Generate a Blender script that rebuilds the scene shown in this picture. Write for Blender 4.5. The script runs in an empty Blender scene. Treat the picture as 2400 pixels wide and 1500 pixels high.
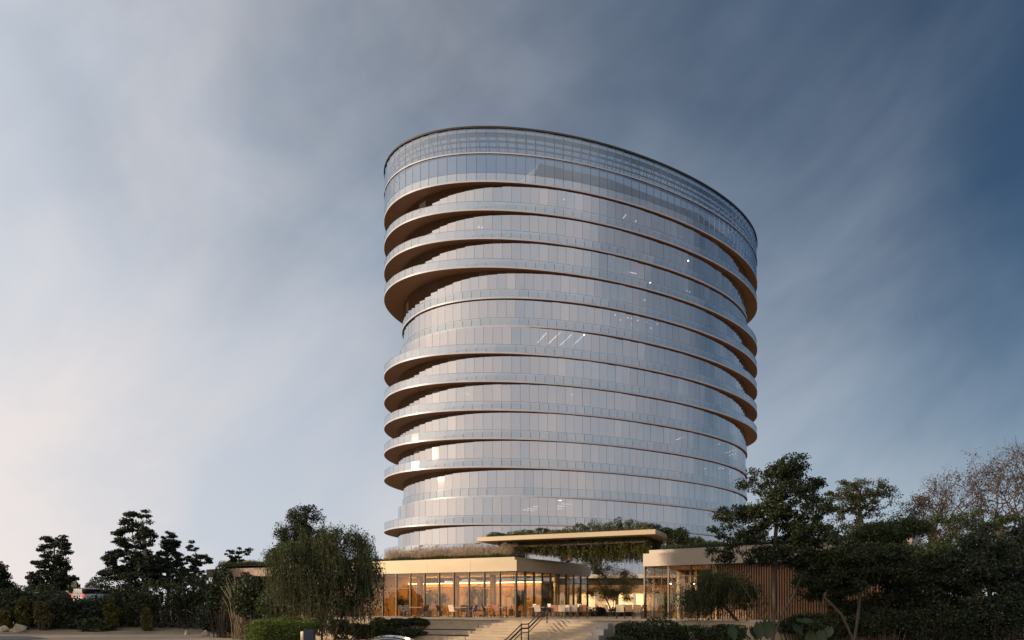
import bpy, math, random
import numpy as np
from mathutils import Vector, Matrix

scene = bpy.context.scene
col = scene.collection
R = math.radians

# ------------------------------------------------------------------ camera
EYE = 0.7                      # terrace floor is z = 0
F = 1700.0                     # focal length in pixels of the 2400 px wide photograph
HORIZON = 1425.0
cam_d = bpy.data.cameras.new('camera')
cam = bpy.data.objects.new('camera', cam_d)
col.objects.link(cam)
cam.location = (0, 0, EYE)
cam.rotation_euler = (R(90), 0, 0)
cam_d.sensor_width = 36.0
cam_d.sensor_fit = 'HORIZONTAL'
cam_d.lens = 36.0 * F / 2400.0
cam_d.shift_y = (HORIZON - 750.0) / 2400.0
cam_d.clip_end = 9000
scene.camera = cam

# ------------------------------------------------------------------ sky and sun
SUN_DIR = Vector((-0.92, -0.39, 0)).normalized()
SUN_EL = R(11.5)
world = bpy.data.worlds.new('World')
scene.world = world
world.use_nodes = True
wn, wl = world.node_tree.nodes, world.node_tree.links
wn.clear()
w_out = wn.new('ShaderNodeOutputWorld')
w_bg = wn.new('ShaderNodeBackground')
w_bg.inputs['Strength'].default_value = 0.1
wl.new(w_bg.outputs[0], w_out.inputs[0])
sky = wn.new('ShaderNodeTexSky')
sky.sky_type = 'NISHITA'
sky.sun_disc = False
sky.sun_elevation = SUN_EL
sky.sun_rotation = math.atan2(SUN_DIR.x, SUN_DIR.y)
sky.air_density = 1.0
sky.dust_density = 0.6
sky.ozone_density = 3.0
sky.altitude = 100


def wmath(op, a, b=None, clamp=False):
    n = wn.new('ShaderNodeMath'); n.operation = op; n.use_clamp = clamp
    for i, v in enumerate((a, b)):
        if v is None: continue
        if isinstance(v, (int, float)): n.inputs[i].default_value = v
        else: wl.new(v, n.inputs[i])
    return n.outputs[0]


def wmix(fac, a, b):
    n = wn.new('ShaderNodeMix'); n.data_type = 'RGBA'
    for i, v in ((0, fac), (6, a), (7, b)):
        if isinstance(v, (int, float)): n.inputs[i].default_value = v
        elif isinstance(v, tuple): n.inputs[i].default_value = v
        else: wl.new(v, n.inputs[i])
    return n.outputs[2]


tc = wn.new('ShaderNodeTexCoord')
sep = wn.new('ShaderNodeSeparateXYZ'); wl.new(tc.outputs['Generated'], sep.inputs[0])
dx, dy, dz = sep.outputs
up = wmath('MAXIMUM', dz, 0.0)
# thin high cloud: soft patches and diagonal streaks, thicker on the sunset side and towards the horizon


def wnoise(rot, sc, scale, detail, rough, dist, off=(0, 0, 0)):
    mp = wn.new('ShaderNodeMapping'); wl.new(tc.outputs['Generated'], mp.inputs[0])
    mp.vector_type = 'TEXTURE'
    mp.inputs['Location'].default_value = off
    mp.inputs['Rotation'].default_value = rot; mp.inputs['Scale'].default_value = sc
    n = wn.new('ShaderNodeTexNoise'); wl.new(mp.outputs[0], n.inputs['Vector'])
    n.inputs['Scale'].default_value = scale; n.inputs['Detail'].default_value = detail
    n.inputs['Roughness'].default_value = rough; n.inputs['Distortion'].default_value = dist
    return wmath('SUBTRACT', n.outputs[0], 0.5)


n_big = wnoise((0, R(-25), 0), (1, 1, .8), 2.4, 5, 0.5, 0.3, (.3, .1, .55))
n_streak = wnoise((0, R(-42), 0), (2.0, 1, .42), 2.3, 5, 0.55, 0.4, (.7, .4, .2))
# side: +1 towards the sunset side, -1 away from it
side = wmath('ADD', wmath('MULTIPLY', dx, -0.78), wmath('MULTIPLY', dy, -0.62))
low = wmath('POWER', wmath('SUBTRACT', 1.0, up), 2.0)
low2 = wmath('POWER', wmath('SUBTRACT', 1.0, up), 1.2)
thick = wmath('ADD', wmath('MULTIPLY', side, 1.6), 1.46)
thick = wmath('ADD', thick, wmath('MULTIPLY', n_big, 1.6))
thick = wmath('ADD', thick, wmath('MULTIPLY', n_streak, 0.7))
thick = wmath('ADD', thick, wmath('MULTIPLY', low, 1.25))
thick = wmath('SUBTRACT', thick, wmath('MULTIPLY', up, 0.75))
ramp = wn.new('ShaderNodeMapRange'); ramp.interpolation_type = 'SMOOTHSTEP'
wl.new(thick, ramp.inputs[0])
ramp.inputs[1].default_value = -0.35; ramp.inputs[2].default_value = 1.45
ramp.inputs[3].default_value = 0.0; ramp.inputs[4].default_value = 0.95
warm_side = wmath('ADD', wmath('MULTIPLY', side, 1.15), 1.08, clamp=True)
low_c = wmix(warm_side, (5.0, 5.8, 6.6, 1), (8.7, 8.0, 7.7, 1))
warm_hi = wmath('ADD', wmath('MULTIPLY', side, 1.7), 1.02, clamp=True)
high_c = wmix(warm_hi, (1.3, 2.2, 3.5, 1), (6.6, 7.0, 7.6, 1))
patch = wmath('ADD', wmath('MULTIPLY', n_big, 2.2), 0.5, clamp=True)
low_c = wmix(wmath('MULTIPLY', wmath('SUBTRACT', 1.0, patch), 0.30), low_c, (6.7, 7.0, 7.5, 1))
cloud_c = wmix(low2, high_c, low_c)
# broken texture in the cloud: cream-lit and bluish parts
n_fine = wnoise((0, R(-30), 0), (1.25, 1, .8), 3.4, 7, 0.56, 0.5, (1.3, .2, .8))
fine = wmath('ADD', wmath('MULTIPLY', wmath('ADD', n_fine, wmath('MULTIPLY', n_big, .6)), 2.6), 0.55, clamp=True)
tone = wmix(fine, (.85, .92, .99, 1), (1.13, 1.08, 1.05, 1))
tmul = wn.new('ShaderNodeVectorMath'); tmul.operation = 'MULTIPLY'
wl.new(cloud_c, tmul.inputs[0]); wl.new(tone, tmul.inputs[1])
cloud_c = tmul.outputs[0]
# sunlit haze around the low sun
dotn = wn.new('ShaderNodeVectorMath'); dotn.operation = 'DOT_PRODUCT'
wl.new(tc.outputs['Generated'], dotn.inputs[0])
dotn.inputs[1].default_value = (SUN_DIR.x * math.cos(SUN_EL), SUN_DIR.y * math.cos(SUN_EL), math.sin(SUN_EL))
glow = wmath('POWER', wmath('MAXIMUM', dotn.outputs['Value'], 0.0), 3.0)
gcol = wn.new('ShaderNodeVectorMath'); gcol.operation = 'SCALE'
gcol.inputs[0].default_value = (9.0, 6.6, 4.4); wl.new(glow, gcol.inputs['Scale'])
gadd = wn.new('ShaderNodeVectorMath'); gadd.operation = 'ADD'
wl.new(cloud_c, gadd.inputs[0]); wl.new(gcol.outputs[0], gadd.inputs[1])
hz = wn.new('ShaderNodeVectorMath'); hz.operation = 'MULTIPLY'
wl.new(sky.outputs[0], hz.inputs[0]); hz.inputs[1].default_value = (0.46, 0.50, 0.52)
sky_c = wmix(ramp.outputs[0], hz.outputs[0], gadd.outputs[0])
wl.new(sky_c, w_bg.inputs[0])

sun_d = bpy.data.lights.new('sun', 'SUN')
sun_d.energy = 4.0
sun_d.angle = R(0.6)
sun_d.color = (1.0, 0.78, 0.53)
sun = bpy.data.objects.new('sun', sun_d)
col.objects.link(sun)
to_sun = Vector((SUN_DIR.x * math.cos(SUN_EL), SUN_DIR.y * math.cos(SUN_EL), math.sin(SUN_EL)))
sun.rotation_euler = to_sun.to_track_quat('Z', 'Y').to_euler()

vs = scene.view_settings
vs.view_transform = 'Standard'; vs.look = 'None'; vs.gamma = 1.0; vs.exposure = 0.0
vs.use_curve_mapping = False
scene.render.engine = 'CYCLES'
scene.cycles.use_denoising = True
scene.cycles.max_bounces = 8
scene.cycles.diffuse_bounces = 3
scene.cycles.glossy_bounces = 4
scene.cycles.transmission_bounces = 4
scene.cycles.transparent_max_bounces = 12
scene.cycles.sample_clamp_indirect = 6.0
scene.cycles.caustics_reflective = False
scene.cycles.caustics_refractive = False

# ------------------------------------------------------------------ helpers


def tag(o, label=None, cat=None, group=None, kind=None):
    if label: o['label'] = label
    if cat: o['category'] = cat
    if group: o['group'] = group
    if kind: o['kind'] = kind
    return o


def thing(name, label, cat, loc=(0, 0, 0), rz=0.0, group=None):
    o = bpy.data.objects.new(name, None)
    o.empty_display_size = 0.2
    col.objects.link(o)
    o.location = loc
    o.rotation_euler = (0, 0, rz)
    return tag(o, label, cat, group)


def link(name, me, mats, parent=None, loc=None):
    if mats is not None:
        for m in (mats if isinstance(mats, (list, tuple)) else [mats]):
            me.materials.append(m)
    o = bpy.data.objects.new(name, me)
    col.objects.link(o)
    if parent is not None: o.parent = parent
    if loc is not None: o.location = loc
    return o


class MB:
    """collects boxes, prisms and tubes; build() makes one mesh object"""

    def __init__(s):
        s.v, s.f, s.m = [], [], []

    def poly(s, pts, mi=0):
        b = len(s.v); s.v += [tuple(p) for p in pts]; s.f.append(tuple(range(b, b + len(pts)))); s.m.append(mi)

    def hexa(s, p, mi=0):
        b = len(s.v); s.v += [tuple(q) for q in p]
        for q in ((0, 3, 2, 1), (4, 5, 6, 7), (0, 1, 5, 4), (1, 2, 6, 5), (2, 3, 7, 6), (3, 0, 4, 7)):
            s.f.append(tuple(b + i for i in q)); s.m.append(mi)

    def box(s, x0, x1, y0, y1, z0, z1, mi=0):
        s.hexa([(x0, y0, z0), (x1, y0, z0), (x1, y1, z0), (x0, y1, z0), (x0, y0, z1), (x1, y0, z1), (x1, y1, z1), (x0, y1, z1)], mi)

    def prism(s, pts, z0, z1, mi=0, caps=True):
        """pts: plan polygon (counter-clockwise)"""
        n = len(pts); b = len(s.v)
        s.v += [(p[0], p[1], z0) for p in pts] + [(p[0], p[1], z1) for p in pts]
        for i in range(n):
            j = (i + 1) % n
            s.f.append((b + i, b + j, b + n + j, b + n + i)); s.m.append(mi)
        if caps:
            s.f.append(tuple(b + i for i in reversed(range(n)))); s.m.append(mi)
            s.f.append(tuple(b + n + i for i in range(n))); s.m.append(mi)

    def bar(s, a, c, w, h=None, mi=0, upv=(0, 0, 1)):
        a, c = Vector(a), Vector(c); h = h or w
        d = (c - a).normalized(); sd = d.cross(Vector(upv))
        if sd.length < 1e-4: sd = d.cross(Vector((1, 0, 0)))
        sd.normalize(); u = sd.cross(d)
        o = [sd * (i * w / 2) + u * (j * h / 2) for i, j in ((-1, -1), (1, -1), (1, 1), (-1, 1))]
        s.hexa([a + q for q in o] + [c + q for q in o], mi)

    def tube(s, pts, rad, k=8, mi=0, cap=True):
        pts = [Vector(p) for p in pts]; n = len(pts)
        rad = rad if isinstance(rad, (list, tuple)) else [rad] * n
        b = len(s.v)
        for i, p in enumerate(pts):
            d = (pts[min(i + 1, n - 1)] - pts[max(i - 1, 0)]).normalized()
            a = d.cross(Vector((0, 0, 1)))
            if a.length < 1e-3: a = d.cross(Vector((0, 1, 0)))
            a.normalize(); c = a.cross(d)
            for q in range(k):
                t = 2 * math.pi * q / k
                s.v.append(tuple(p + (a * math.cos(t) + c * math.sin(t)) * rad[i]))
        for i in range(n - 1):
            for q in range(k):
                r = (q + 1) % k
                s.f.append((b + i * k + q, b + i * k + r, b + (i + 1) * k + r, b + (i + 1) * k + q)); s.m.append(mi)
        if cap:
            s.f.append(tuple(b + q for q in reversed(range(k)))); s.m.append(mi)
            s.f.append(tuple(b + (n - 1) * k + q for q in range(k))); s.m.append(mi)

    def build(s, name, mats, parent=None, smooth=False, bevel=0.0):
        me = bpy.data.meshes.new(name)
        off = Vector((0, 0, 0))
        if parent is not None and parent.get('world_coords'):
            q = parent
            while q is not None: off += q.location; q = q.parent
        me.from_pydata([(x - off.x, y - off.y, z - off.z) for x, y, z in s.v] if off.length else s.v, [], s.f)
        me.polygons.foreach_set('material_index', s.m)
        if smooth: me.polygons.foreach_set('use_smooth', [True] * len(me.polygons))
        me.update()
        o = link(name, me, mats, parent)
        if bevel:
            md = o.modifiers.new('bevel', 'BEVEL'); md.width = bevel; md.segments = 2; md.limit_method = 'ANGLE'
        return o


def wthing(name, label, cat, loc, group=None):
    """a thing whose parts are given in world coordinates"""
    o = thing(name, label, cat, loc, 0, group); o['world_coords'] = 1
    return o


def at(px, py, depth):
    """world point seen at photograph pixel (px, py) at the given distance"""
    return Vector(((px - 1200) * depth / F, depth, EYE + (HORIZON - py) * depth / F))


# ------------------------------------------------------------------ materials


def mat(name, c1, c2=None, scale=4.0, rough=0.6, metal=0.0, bump=0.0, bump_scale=None, detail=5, stretch=(1, 1, 1),
        spec=0.5, r2=None, coord='Object', coat=0.0):
    m = bpy.data.materials.new(name); m.use_nodes = True
    nt = m.node_tree; n, l = nt.nodes, nt.links
    b = n['Principled BSDF']
    b.inputs['Roughness'].default_value = rough; b.inputs['Metallic'].default_value = metal
    b.inputs['Specular IOR Level'].default_value = spec
    b.inputs['Coat Weight'].default_value = coat
    t = n.new('ShaderNodeTexCoord'); mp = n.new('ShaderNodeMapping')
    l.new(t.outputs[coord], mp.inputs[0]); mp.inputs['Scale'].default_value = stretch
    nz = n.new('ShaderNodeTexNoise'); l.new(mp.outputs[0], nz.inputs['Vector'])
    nz.inputs['Scale'].default_value = scale; nz.inputs['Detail'].default_value = detail; nz.inputs['Roughness'].default_value = 0.6
    cr = n.new('ShaderNodeValToRGB'); l.new(nz.outputs[0], cr.inputs[0])
    c2 = c2 or tuple(min(1, c * 1.25) for c in c1)
    cr.color_ramp.elements[0].position = 0.32; cr.color_ramp.elements[1].position = 0.70
    cr.color_ramp.elements[0].color = (*c1, 1); cr.color_ramp.elements[1].color = (*c2, 1)
    l.new(cr.outputs[0], b.inputs['Base Color'])
    if r2 is not None:
        mr = n.new('ShaderNodeMapRange'); l.new(nz.outputs[0], mr.inputs[0])
        mr.inputs[1].default_value = .3; mr.inputs[2].default_value = .7
        mr.inputs[3].default_value = rough; mr.inputs[4].default_value = r2
        l.new(mr.outputs[0], b.inputs['Roughness'])
    if bump:
        nb = n.new('ShaderNodeTexNoise'); l.new(mp.outputs[0], nb.inputs['Vector'])
        nb.inputs['Scale'].default_value = bump_scale or scale * 4; nb.inputs['Detail'].default_value = 4
        bp = n.new('ShaderNodeBump'); bp.inputs['Strength'].default_value = bump; bp.inputs['Distance'].default_value = 0.05
        l.new(nb.outputs[0], bp.inputs['Height']); l.new(bp.outputs[0], b.inputs['Normal'])
    return m


def glass(name, tint, refl, rough=0.0, base=0.3, gain=0.7, haze=0.0, haze_col=(.5, .5, .5), wav=0.0):
    """architectural glass: transparent tint behind a reflective coating, with an optional diffuse frit"""
    m = bpy.data.materials.new(name); m.use_nodes = True
    nt = m.node_tree; n, l = nt.nodes, nt.links; n.clear()
    out = n.new('ShaderNodeOutputMaterial')
    tr = n.new('ShaderNodeBsdfTransparent'); tr.inputs[0].default_value = (*tint, 1)
    gl = n.new('ShaderNodeBsdfGlossy'); gl.inputs['Color'].default_value = (*refl, 1); gl.inputs['Roughness'].default_value = rough
    lw = n.new('ShaderNodeLayerWeight'); lw.inputs[0].default_value = 0.5
    ma = n.new('ShaderNodeMath'); ma.operation = 'MULTIPLY_ADD'; ma.use_clamp = True
    pw = n.new('ShaderNodeMath'); pw.operation = 'POWER'; l.new(lw.outputs['Facing'], pw.inputs[0]); pw.inputs[1].default_value = 3.0
    l.new(pw.outputs[0], ma.inputs[0]); ma.inputs[1].default_value = gain; ma.inputs[2].default_value = base
    mx = n.new('ShaderNodeMixShader'); l.new(ma.outputs[0], mx.inputs[0])
    first = tr.outputs[0]
    if haze:
        df = n.new('ShaderNodeBsdfDiffuse'); df.inputs[0].default_value = (*haze_col, 1)
        m0 = n.new('ShaderNodeMixShader'); m0.inputs[0].default_value = haze
        l.new(tr.outputs[0], m0.inputs[1]); l.new(df.outputs[0], m0.inputs[2]); first = m0.outputs[0]
    l.new(first, mx.inputs[1]); l.new(gl.outputs[0], mx.inputs[2])
    if wav:
        t = n.new('ShaderNodeTexCoord'); nz = n.new('ShaderNodeTexNoise'); l.new(t.outputs['Object'], nz.inputs['Vector'])
        nz.inputs['Scale'].default_value = 0.7; nz.inputs['Detail'].default_value = 1
        bp = n.new('ShaderNodeBump'); bp.inputs['Strength'].default_value = wav; bp.inputs['Distance'].default_value = 0.05
        l.new(nz.outputs[0], bp.inputs['Height']); l.new(bp.outputs[0], gl.inputs['Normal'])
    l.new(mx.outputs[0], out.inputs[0])
    return m


def emit(name, c, strength):
    m = bpy.data.materials.new(name); m.use_nodes = True
    b = m.node_tree.nodes['Principled BSDF']
    b.inputs['Base Color'].default_value = (*c, 1)
    b.inputs['Emission Color'].default_value = (*c, 1); b.inputs['Emission Strength'].default_value = strength
    return m


def leaf_mat(name, ca, cb, transl=0.3, cc=None, gloss=0.45):
    """leaves: colour differs from leaf to leaf and drifts slowly through the crown"""
    m = bpy.data.materials.new(name); m.use_nodes = True
    nt = m.node_tree; n, l = nt.nodes, nt.links
    b = n['Principled BSDF']; out = n['Material Output']
    b.inputs['Roughness'].default_value = gloss; b.inputs['Specular IOR Level'].default_value = 0.3
    g = n.new('ShaderNodeNewGeometry')
    nz = n.new('ShaderNodeTexNoise'); nz.inputs['Scale'].default_value = 0.5; nz.inputs['Detail'].default_value = 2
    t = n.new('ShaderNodeTexCoord'); l.new(t.outputs['Object'], nz.inputs['Vector'])
    ad = n.new('ShaderNodeMath'); ad.operation = 'MULTIPLY_ADD'; l.new(g.outputs['Random Per Island'], ad.inputs[0]); ad.inputs[1].default_value = 0.55
    l.new(nz.outputs[0], ad.inputs[2])
    cr = n.new('ShaderNodeValToRGB'); l.new(ad.outputs[0], cr.inputs[0])
    cr.color_ramp.elements[0].position = 0.35; cr.color_ramp.elements[1].position = 1.0
    cr.color_ramp.elements[0].color = (*ca, 1); cr.color_ramp.elements[1].color = (*cb, 1)
    if cc:
        e = cr.color_ramp.elements.new(0.88); e.color = (*cb, 1); cr.color_ramp.elements[-1].color = (*cc, 1)
    l.new(cr.outputs[0], b.inputs['Base Color'])
    ts = n.new('ShaderNodeBsdfTranslucent'); l.new(cr.outputs[0], ts.inputs[0])
    mx = n.new('ShaderNodeMixShader'); mx.inputs[0].default_value = transl
    l.new(b.outputs[0], mx.inputs[1]); l.new(ts.outputs[0], mx.inputs[2]); l.new(mx.outputs[0], out.inputs[0])
    return m


def wood_mat(name, c1, c2, board=0.15, axis=0, rough=0.5):
    """wood with grain; board tone changes from board to board"""
    m = mat(name, c1, c2, scale=1.0, rough=rough, stretch=(1, 1, 1), bump=0.0)
    n, l = m.node_tree.nodes, m.node_tree.links
    mp = n['Mapping']
    s = [14, 14, 14]; s[axis] = 0.8
    mp.inputs['Scale'].default_value = s
    return m


M = {}
M['fascia'] = mat('pearl_metal', (.42, .42, .46), (.50, .50, .54), scale=.6, rough=.42, metal=.15)
M['soffit'] = mat('soffit_wood', (.38, .165, .068), (.50, .225, .098), scale=1.2, rough=.5, stretch=(.5, 3.2, 1), bump=.0)
M['slab'] = mat('terrace_deck', (.66, .60, .54), (.74, .68, .61), scale=1, rough=.8)
M['ceiling'] = mat('office_ceiling', (.33, .30, .31), (.40, .36, .36), scale=.3, rough=.9)
M['core'] = mat('office_core', (.20, .15, .13), (.30, .22, .18), scale=.25, rough=.7)
M['blind'] = mat('blind_cloth', (.36, .33, .33), (.42, .38, .38), scale=2, rough=.9)
M['mullion'] = mat('dark_mullion', (.10, .10, .11), (.14, .14, .15), scale=3, rough=.4, metal=.6)
M['rim'] = mat('dark_rim', (.045, .035, .032), (.06, .05, .045), scale=3, rough=.45, metal=.5)
M['pane'] = [glass('tower_glass', (.50, .50, .53), (.89, .89, .90), base=.48, gain=.5, rough=.015),
             glass('tower_glass_warm', (.52, .50, .52), (.89, .88, .89), base=.48, gain=.5, rough=.015),
             glass('tower_glass_blue', (.46, .48, .53), (.87, .89, .91), base=.49, gain=.5, rough=.015),
             glass('tower_glass_pale', (.53, .52, .54), (.90, .89, .90), base=.49, gain=.5, rough=.02, haze=.2, haze_col=(.42, .40, .41))]
M['rail_glass'] = glass('balustrade_glass', (.62, .66, .69), (.79, .82, .85), base=.43, gain=.5, rough=.03, haze=.08, haze_col=(.36, .43, .48))
M['crown_glass'] = glass('crown_glass', (.74, .78, .82), (.78, .84, .90), base=.16, gain=.7, rough=.01)
M['truss'] = mat('crown_steel', (.16, .18, .20), (.22, .24, .26), scale=2, rough=.5, metal=.2)
M['penthouse'] = mat('penthouse_panel', (.34, .31, .30), (.40, .37, .36), scale=.6, rough=.6)
M['lamp'] = emit('ceiling_lamp', (1.0, .95, .88), 6.5)
# ================================================================== the tower
TC, TROT, TEXP = Vector((14.11, 136.1)), .543, 2.053
AO, BO = 39.33, 20.94            # full floor plate
AR_ = 35.75                      # pulled-in end of a floor plate
FLOOR = 4.285
NP = 130                         # facade panels per storey


def outline(aL, aR, b, n=NP, dense=2600, eL=None, eR=None):
    th = np.linspace(0, 2 * math.pi, dense + 1)
    c, s = np.cos(th), np.sin(th)
    a = np.where(c < 0, aL, aR)
    # a pulled-in end is fuller, so that it stays close to the full plate along the front
    e = np.where(c < 0, eL or (TEXP if aL > 38 else 2.2), eR or (TEXP if aR > 38 else 2.08))
    x = a * np.sign(c) * np.abs(c) ** (2 / e); y = b * np.sign(s) * np.abs(s) ** (2 / e)
    d = np.concatenate([[0], np.cumsum(np.hypot(np.diff(x), np.diff(y)))])
    t = np.linspace(0, d[-1], n + 1)[:-1]
    x, y = np.interp(t, d, x), np.interp(t, d, y)
    cr, sr = math.cos(TROT), math.sin(TROT)
    return np.c_[x * cr - y * sr, x * sr + y * cr]      # relative to the tower's centre


tower = thing('office_tower', 'tall oval glass office tower with stacked curved floors and recessed terraces', 'tower', (TC.x, TC.y, 0))
LEFT_IN = {-1, 2, 8, 9}
RIGHT_IN = {-1, 0, 1, 2, 3, 4, 5, 11}
KMAX = 14


def zk(k): return EYE + (1.915 + k) * FLOOR


ZTOP = EYE + 16.87 * FLOOR
rng = np.random.default_rng(7)
unit = MB(); unit.box(-.5, .5, -.02, .02, 0, 1); 
unit_me = bpy.data.meshes.new('pane'); unit_me.from_pydata(unit.v, [], unit.f); unit_me.materials.append(M['pane'][0])


def panel_frame(p, q, z0, z1, gap=.03):
    """matrix of a pane between plan points p, q"""
    c = (p + q) / 2; d = q - p; w = math.hypot(*d) - gap
    ang = math.atan2(d[1], d[0])
    return c, ang, w


def pane_score(c, ang, w, z0, z1):
    wx, wy = c[0] + TC.x, c[1] + TC.y
    nx, ny = math.sin(ang), -math.cos(ang)            # outward normal of a counter-clockwise outline
    vd = math.hypot(wx, wy)
    facing = -(nx * wx + ny * wy) / vd
    return facing * w * (z1 - z0) / vd / vd if facing > 0.02 else -1


panes, rails = [], []             # (score, c, ang, w, z0, z1, material index)
mull = MB()
for k in range(-1, KMAX + 1):
    aL = AR_ if k in LEFT_IN else AO
    aR = AR_ if k in RIGHT_IN else AO
    if k == -1: aL = aR = AR_ - .3
    z = zk(k)
    ring = outline(aL, aR, BO, NP * 3)
    fz = .25 if k < KMAX else .18
    m = MB(); m.prism(ring, z, z + fz, caps=False)
    m.build('fascia', M['fascia'], tower, smooth=True)
    if k < KMAX:
        m = MB(); m.poly([(x, y, z + .02) for x, y in reversed(outline(aL - .03, aR - .03, BO - .03, NP * 2))]); m.build('soffit', M['soffit'], tower)
        m = MB(); m.poly([(x, y, z + fz - .02) for x, y in outline(aL - .03, aR - .03, BO - .03, NP * 2)]); m.build('floor_slab', M['slab'], tower)
        # dark drip edge under the fascia
    else:
        m = MB()
        o1, o2 = outline(AO, AO, BO, NP * 2), outline(AO - .55, AO - .55, BO - .55, NP * 2)
        for i in range(len(o1)):
            j = (i + 1) % len(o1)
            m.poly([(*o1[j], z + .01), (*o1[i], z + .01), (*o2[i], z + .01), (*o2[j], z + .01)])
        m.build('soffit', M['rim'], tower)
    # ---- glazing of this storey
    z0, z1 = z + fz, (zk(k + 1) if k < KMAX else ZTOP - .25)
    if k >= 13: G = outline(AO - .10, AO - .10, BO - .10)
    else:
        gl_ = 35.5 if k in LEFT_IN else 36.5
        gr_ = 35.5 if k in RIGHT_IN else 35.9
        if k == -1: gl_ = gr_ = 35.3
        G = outline(gl_, gr_, BO - .38)
    vis0 = z0 + (1.2 if k == 13 else 0.0)
    for i in range(NP):
        p, q = G[i], G[(i + 1) % NP]
        c, ang, w = panel_frame(p, q, vis0, z1)
        if k >= 13: mi = 4
        else:
            mi = int(rng.choice([0, 1, 2, 3], p=[.52, .24, .16, .08]))
        panes.append((pane_score(c, ang, w, vis0, z1), c, ang, w, vis0, z1, mi))
        nrm = np.array([math.sin(math.atan2(*(q - p)[::-1])), -math.cos(math.atan2(*(q - p)[::-1]))])
        pm = p - nrm * .05
        t_ = (q - p) / np.linalg.norm(q - p)
        a_, b_ = pm - t_ * .03, pm + t_ * .03
        mull.hexa([(*(a_ - nrm * .10), z0), (*(b_ - nrm * .10), z0), (*(b_ + nrm * .03), z0), (*(a_ + nrm * .03), z0),
                   (*(a_ - nrm * .10), z1), (*(b_ - nrm * .10), z1), (*(b_ + nrm * .03), z1), (*(a_ + nrm * .03), z1)])
    # transom line level with the balustrade head
    if k < 13:
        m = MB(); m.prism(outline(gl_ - .06, gr_ - .06, BO - .44, NP), z0 + 1.16, z0 + 1.21, caps=False); m.build('transom', M['mullion'], tower)
    # ---- glass balustrade at the plate edge
    if 0 <= k <= 13:
        O = outline(aL - .08, aR - .08, BO - .08)
        for i in range(NP):
            p, q = O[i], O[(i + 1) % NP]
            c, ang, w = panel_frame(p, q, z0, z0 + 1.15, .06)
            rails.append((pane_score(c, ang, w, z0, z0 + 1.15), c, ang, w, z0 - .02, z0 + 1.15, 5))
        ri = outline(aL - .06, aR - .06, BO - .06, NP * 3)
        ro = outline(aL - .12, aR - .12, BO - .12, NP * 3)
        m = MB(); m.prism(ri, z0 + 1.15, z0 + 1.18, caps=False)
        n_ = len(ri)
        for i in range(n_):
            j = (i + 1) % n_
            m.poly([(*ri[i], z0 + 1.18), (*ri[j], z0 + 1.18), (*ro[j], z0 + 1.18), (*ro[i], z0 + 1.18)])
        m.build('handrail', M['mullion'], tower)
    # ---- interior: ceiling just above the lamps, seen through the glass
    if k < 13:
        C_ = outline(gl_ - .35, gr_ - .35, BO - .9, NP)
        m = MB(); m.poly([(x, y, z1 - .30) for x, y in reversed(C_)]); m.build('ceiling', M['ceiling'], tower)
mo = mull.build('mullions', M['mullion'], tower); mo['kind'] = 'stuff'

PM = M['pane'] + [M['crown_glass'], M['rail_glass']]


def lay_panes(lst, name, rest_name, limit=300):
    lst = sorted(lst, key=lambda t: -t[0])
    for (sc, c, ang, w, z0, z1, mi) in lst[:limit]:
        o = bpy.data.objects.new(name, unit_me); col.objects.link(o); o.parent = tower
        o.location = (c[0], c[1], z0); o.scale = (w, 1, z1 - z0)
        o.rotation_euler = (rng.normal(0, .0038), 0, ang + rng.normal(0, .006))
        o.material_slots[0].link = 'OBJECT'; o.material_slots[0].material = PM[mi]
    m = MB()
    for (sc, c, ang, w, z0, z1, mi) in lst[limit:]:
        ang += rng.normal(0, .006); ca, sa = math.cos(ang), math.sin(ang)
        pts = []
        tilt = rng.normal(0, .0038) * (z1 - z0)
        for z, dt in ((z0, 0), (z1, tilt)):
            for ux, uy in ((-w / 2, -.02), (w / 2, -.02), (w / 2, .02), (-w / 2, .02)):
                uy += dt
                pts.append((c[0] + ux * ca - uy * sa, c[1] + ux * sa + uy * ca, z))
        m.hexa(pts, mi)
    o = m.build(rest_name, PM, tower); o['kind'] = 'stuff'


lay_panes(panes, 'window_pane', 'window_panes')
lay_panes(rails, 'balustrade_pane', 'balustrade_panes')

# roller blinds behind some of the panes that face the camera
bl_me = bpy.data.meshes.new('blind'); b_ = MB(); b_.box(-.5, .5, -.01, .01, -1, 0); bl_me.from_pydata(b_.v, [], b_.f); bl_me.materials.append(M['blind'])
nb = 0
for (sc, c, ang, w, z0, z1, mi) in sorted(panes, key=lambda t: -t[0]):
    if sc <= 0 or mi >= 4 or nb >= 260: continue
    if rng.random() > .27: continue
    nb += 1
    o = bpy.data.objects.new('roller_blind', bl_me); col.objects.link(o); o.parent = tower
    drop = float(rng.choice([.25, .35, .62, .8, .95], p=[.3, .2, .2, .15, .15])) * (z1 - z0 - 1.2 + .9)
    o.location = (c[0] - math.sin(ang) * .22, c[1] + math.cos(ang) * .22, z1 - .31)
    o.scale = (w * .97, 1, drop); o.rotation_euler = (0, 0, ang)

# dark terrace divider on the floors with a left-hand terrace
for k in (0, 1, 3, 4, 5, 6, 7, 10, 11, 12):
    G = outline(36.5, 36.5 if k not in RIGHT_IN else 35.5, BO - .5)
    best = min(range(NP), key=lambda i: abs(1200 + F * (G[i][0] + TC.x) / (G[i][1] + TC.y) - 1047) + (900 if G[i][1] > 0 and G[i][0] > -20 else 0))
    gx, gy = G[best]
    m = MB(); m.box(gx - .14, gx + .14, gy - .9, gy - .35, zk(k) + .34, zk(k) + 1.95); m.build('terrace_divider', M['rim'], tower)

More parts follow.
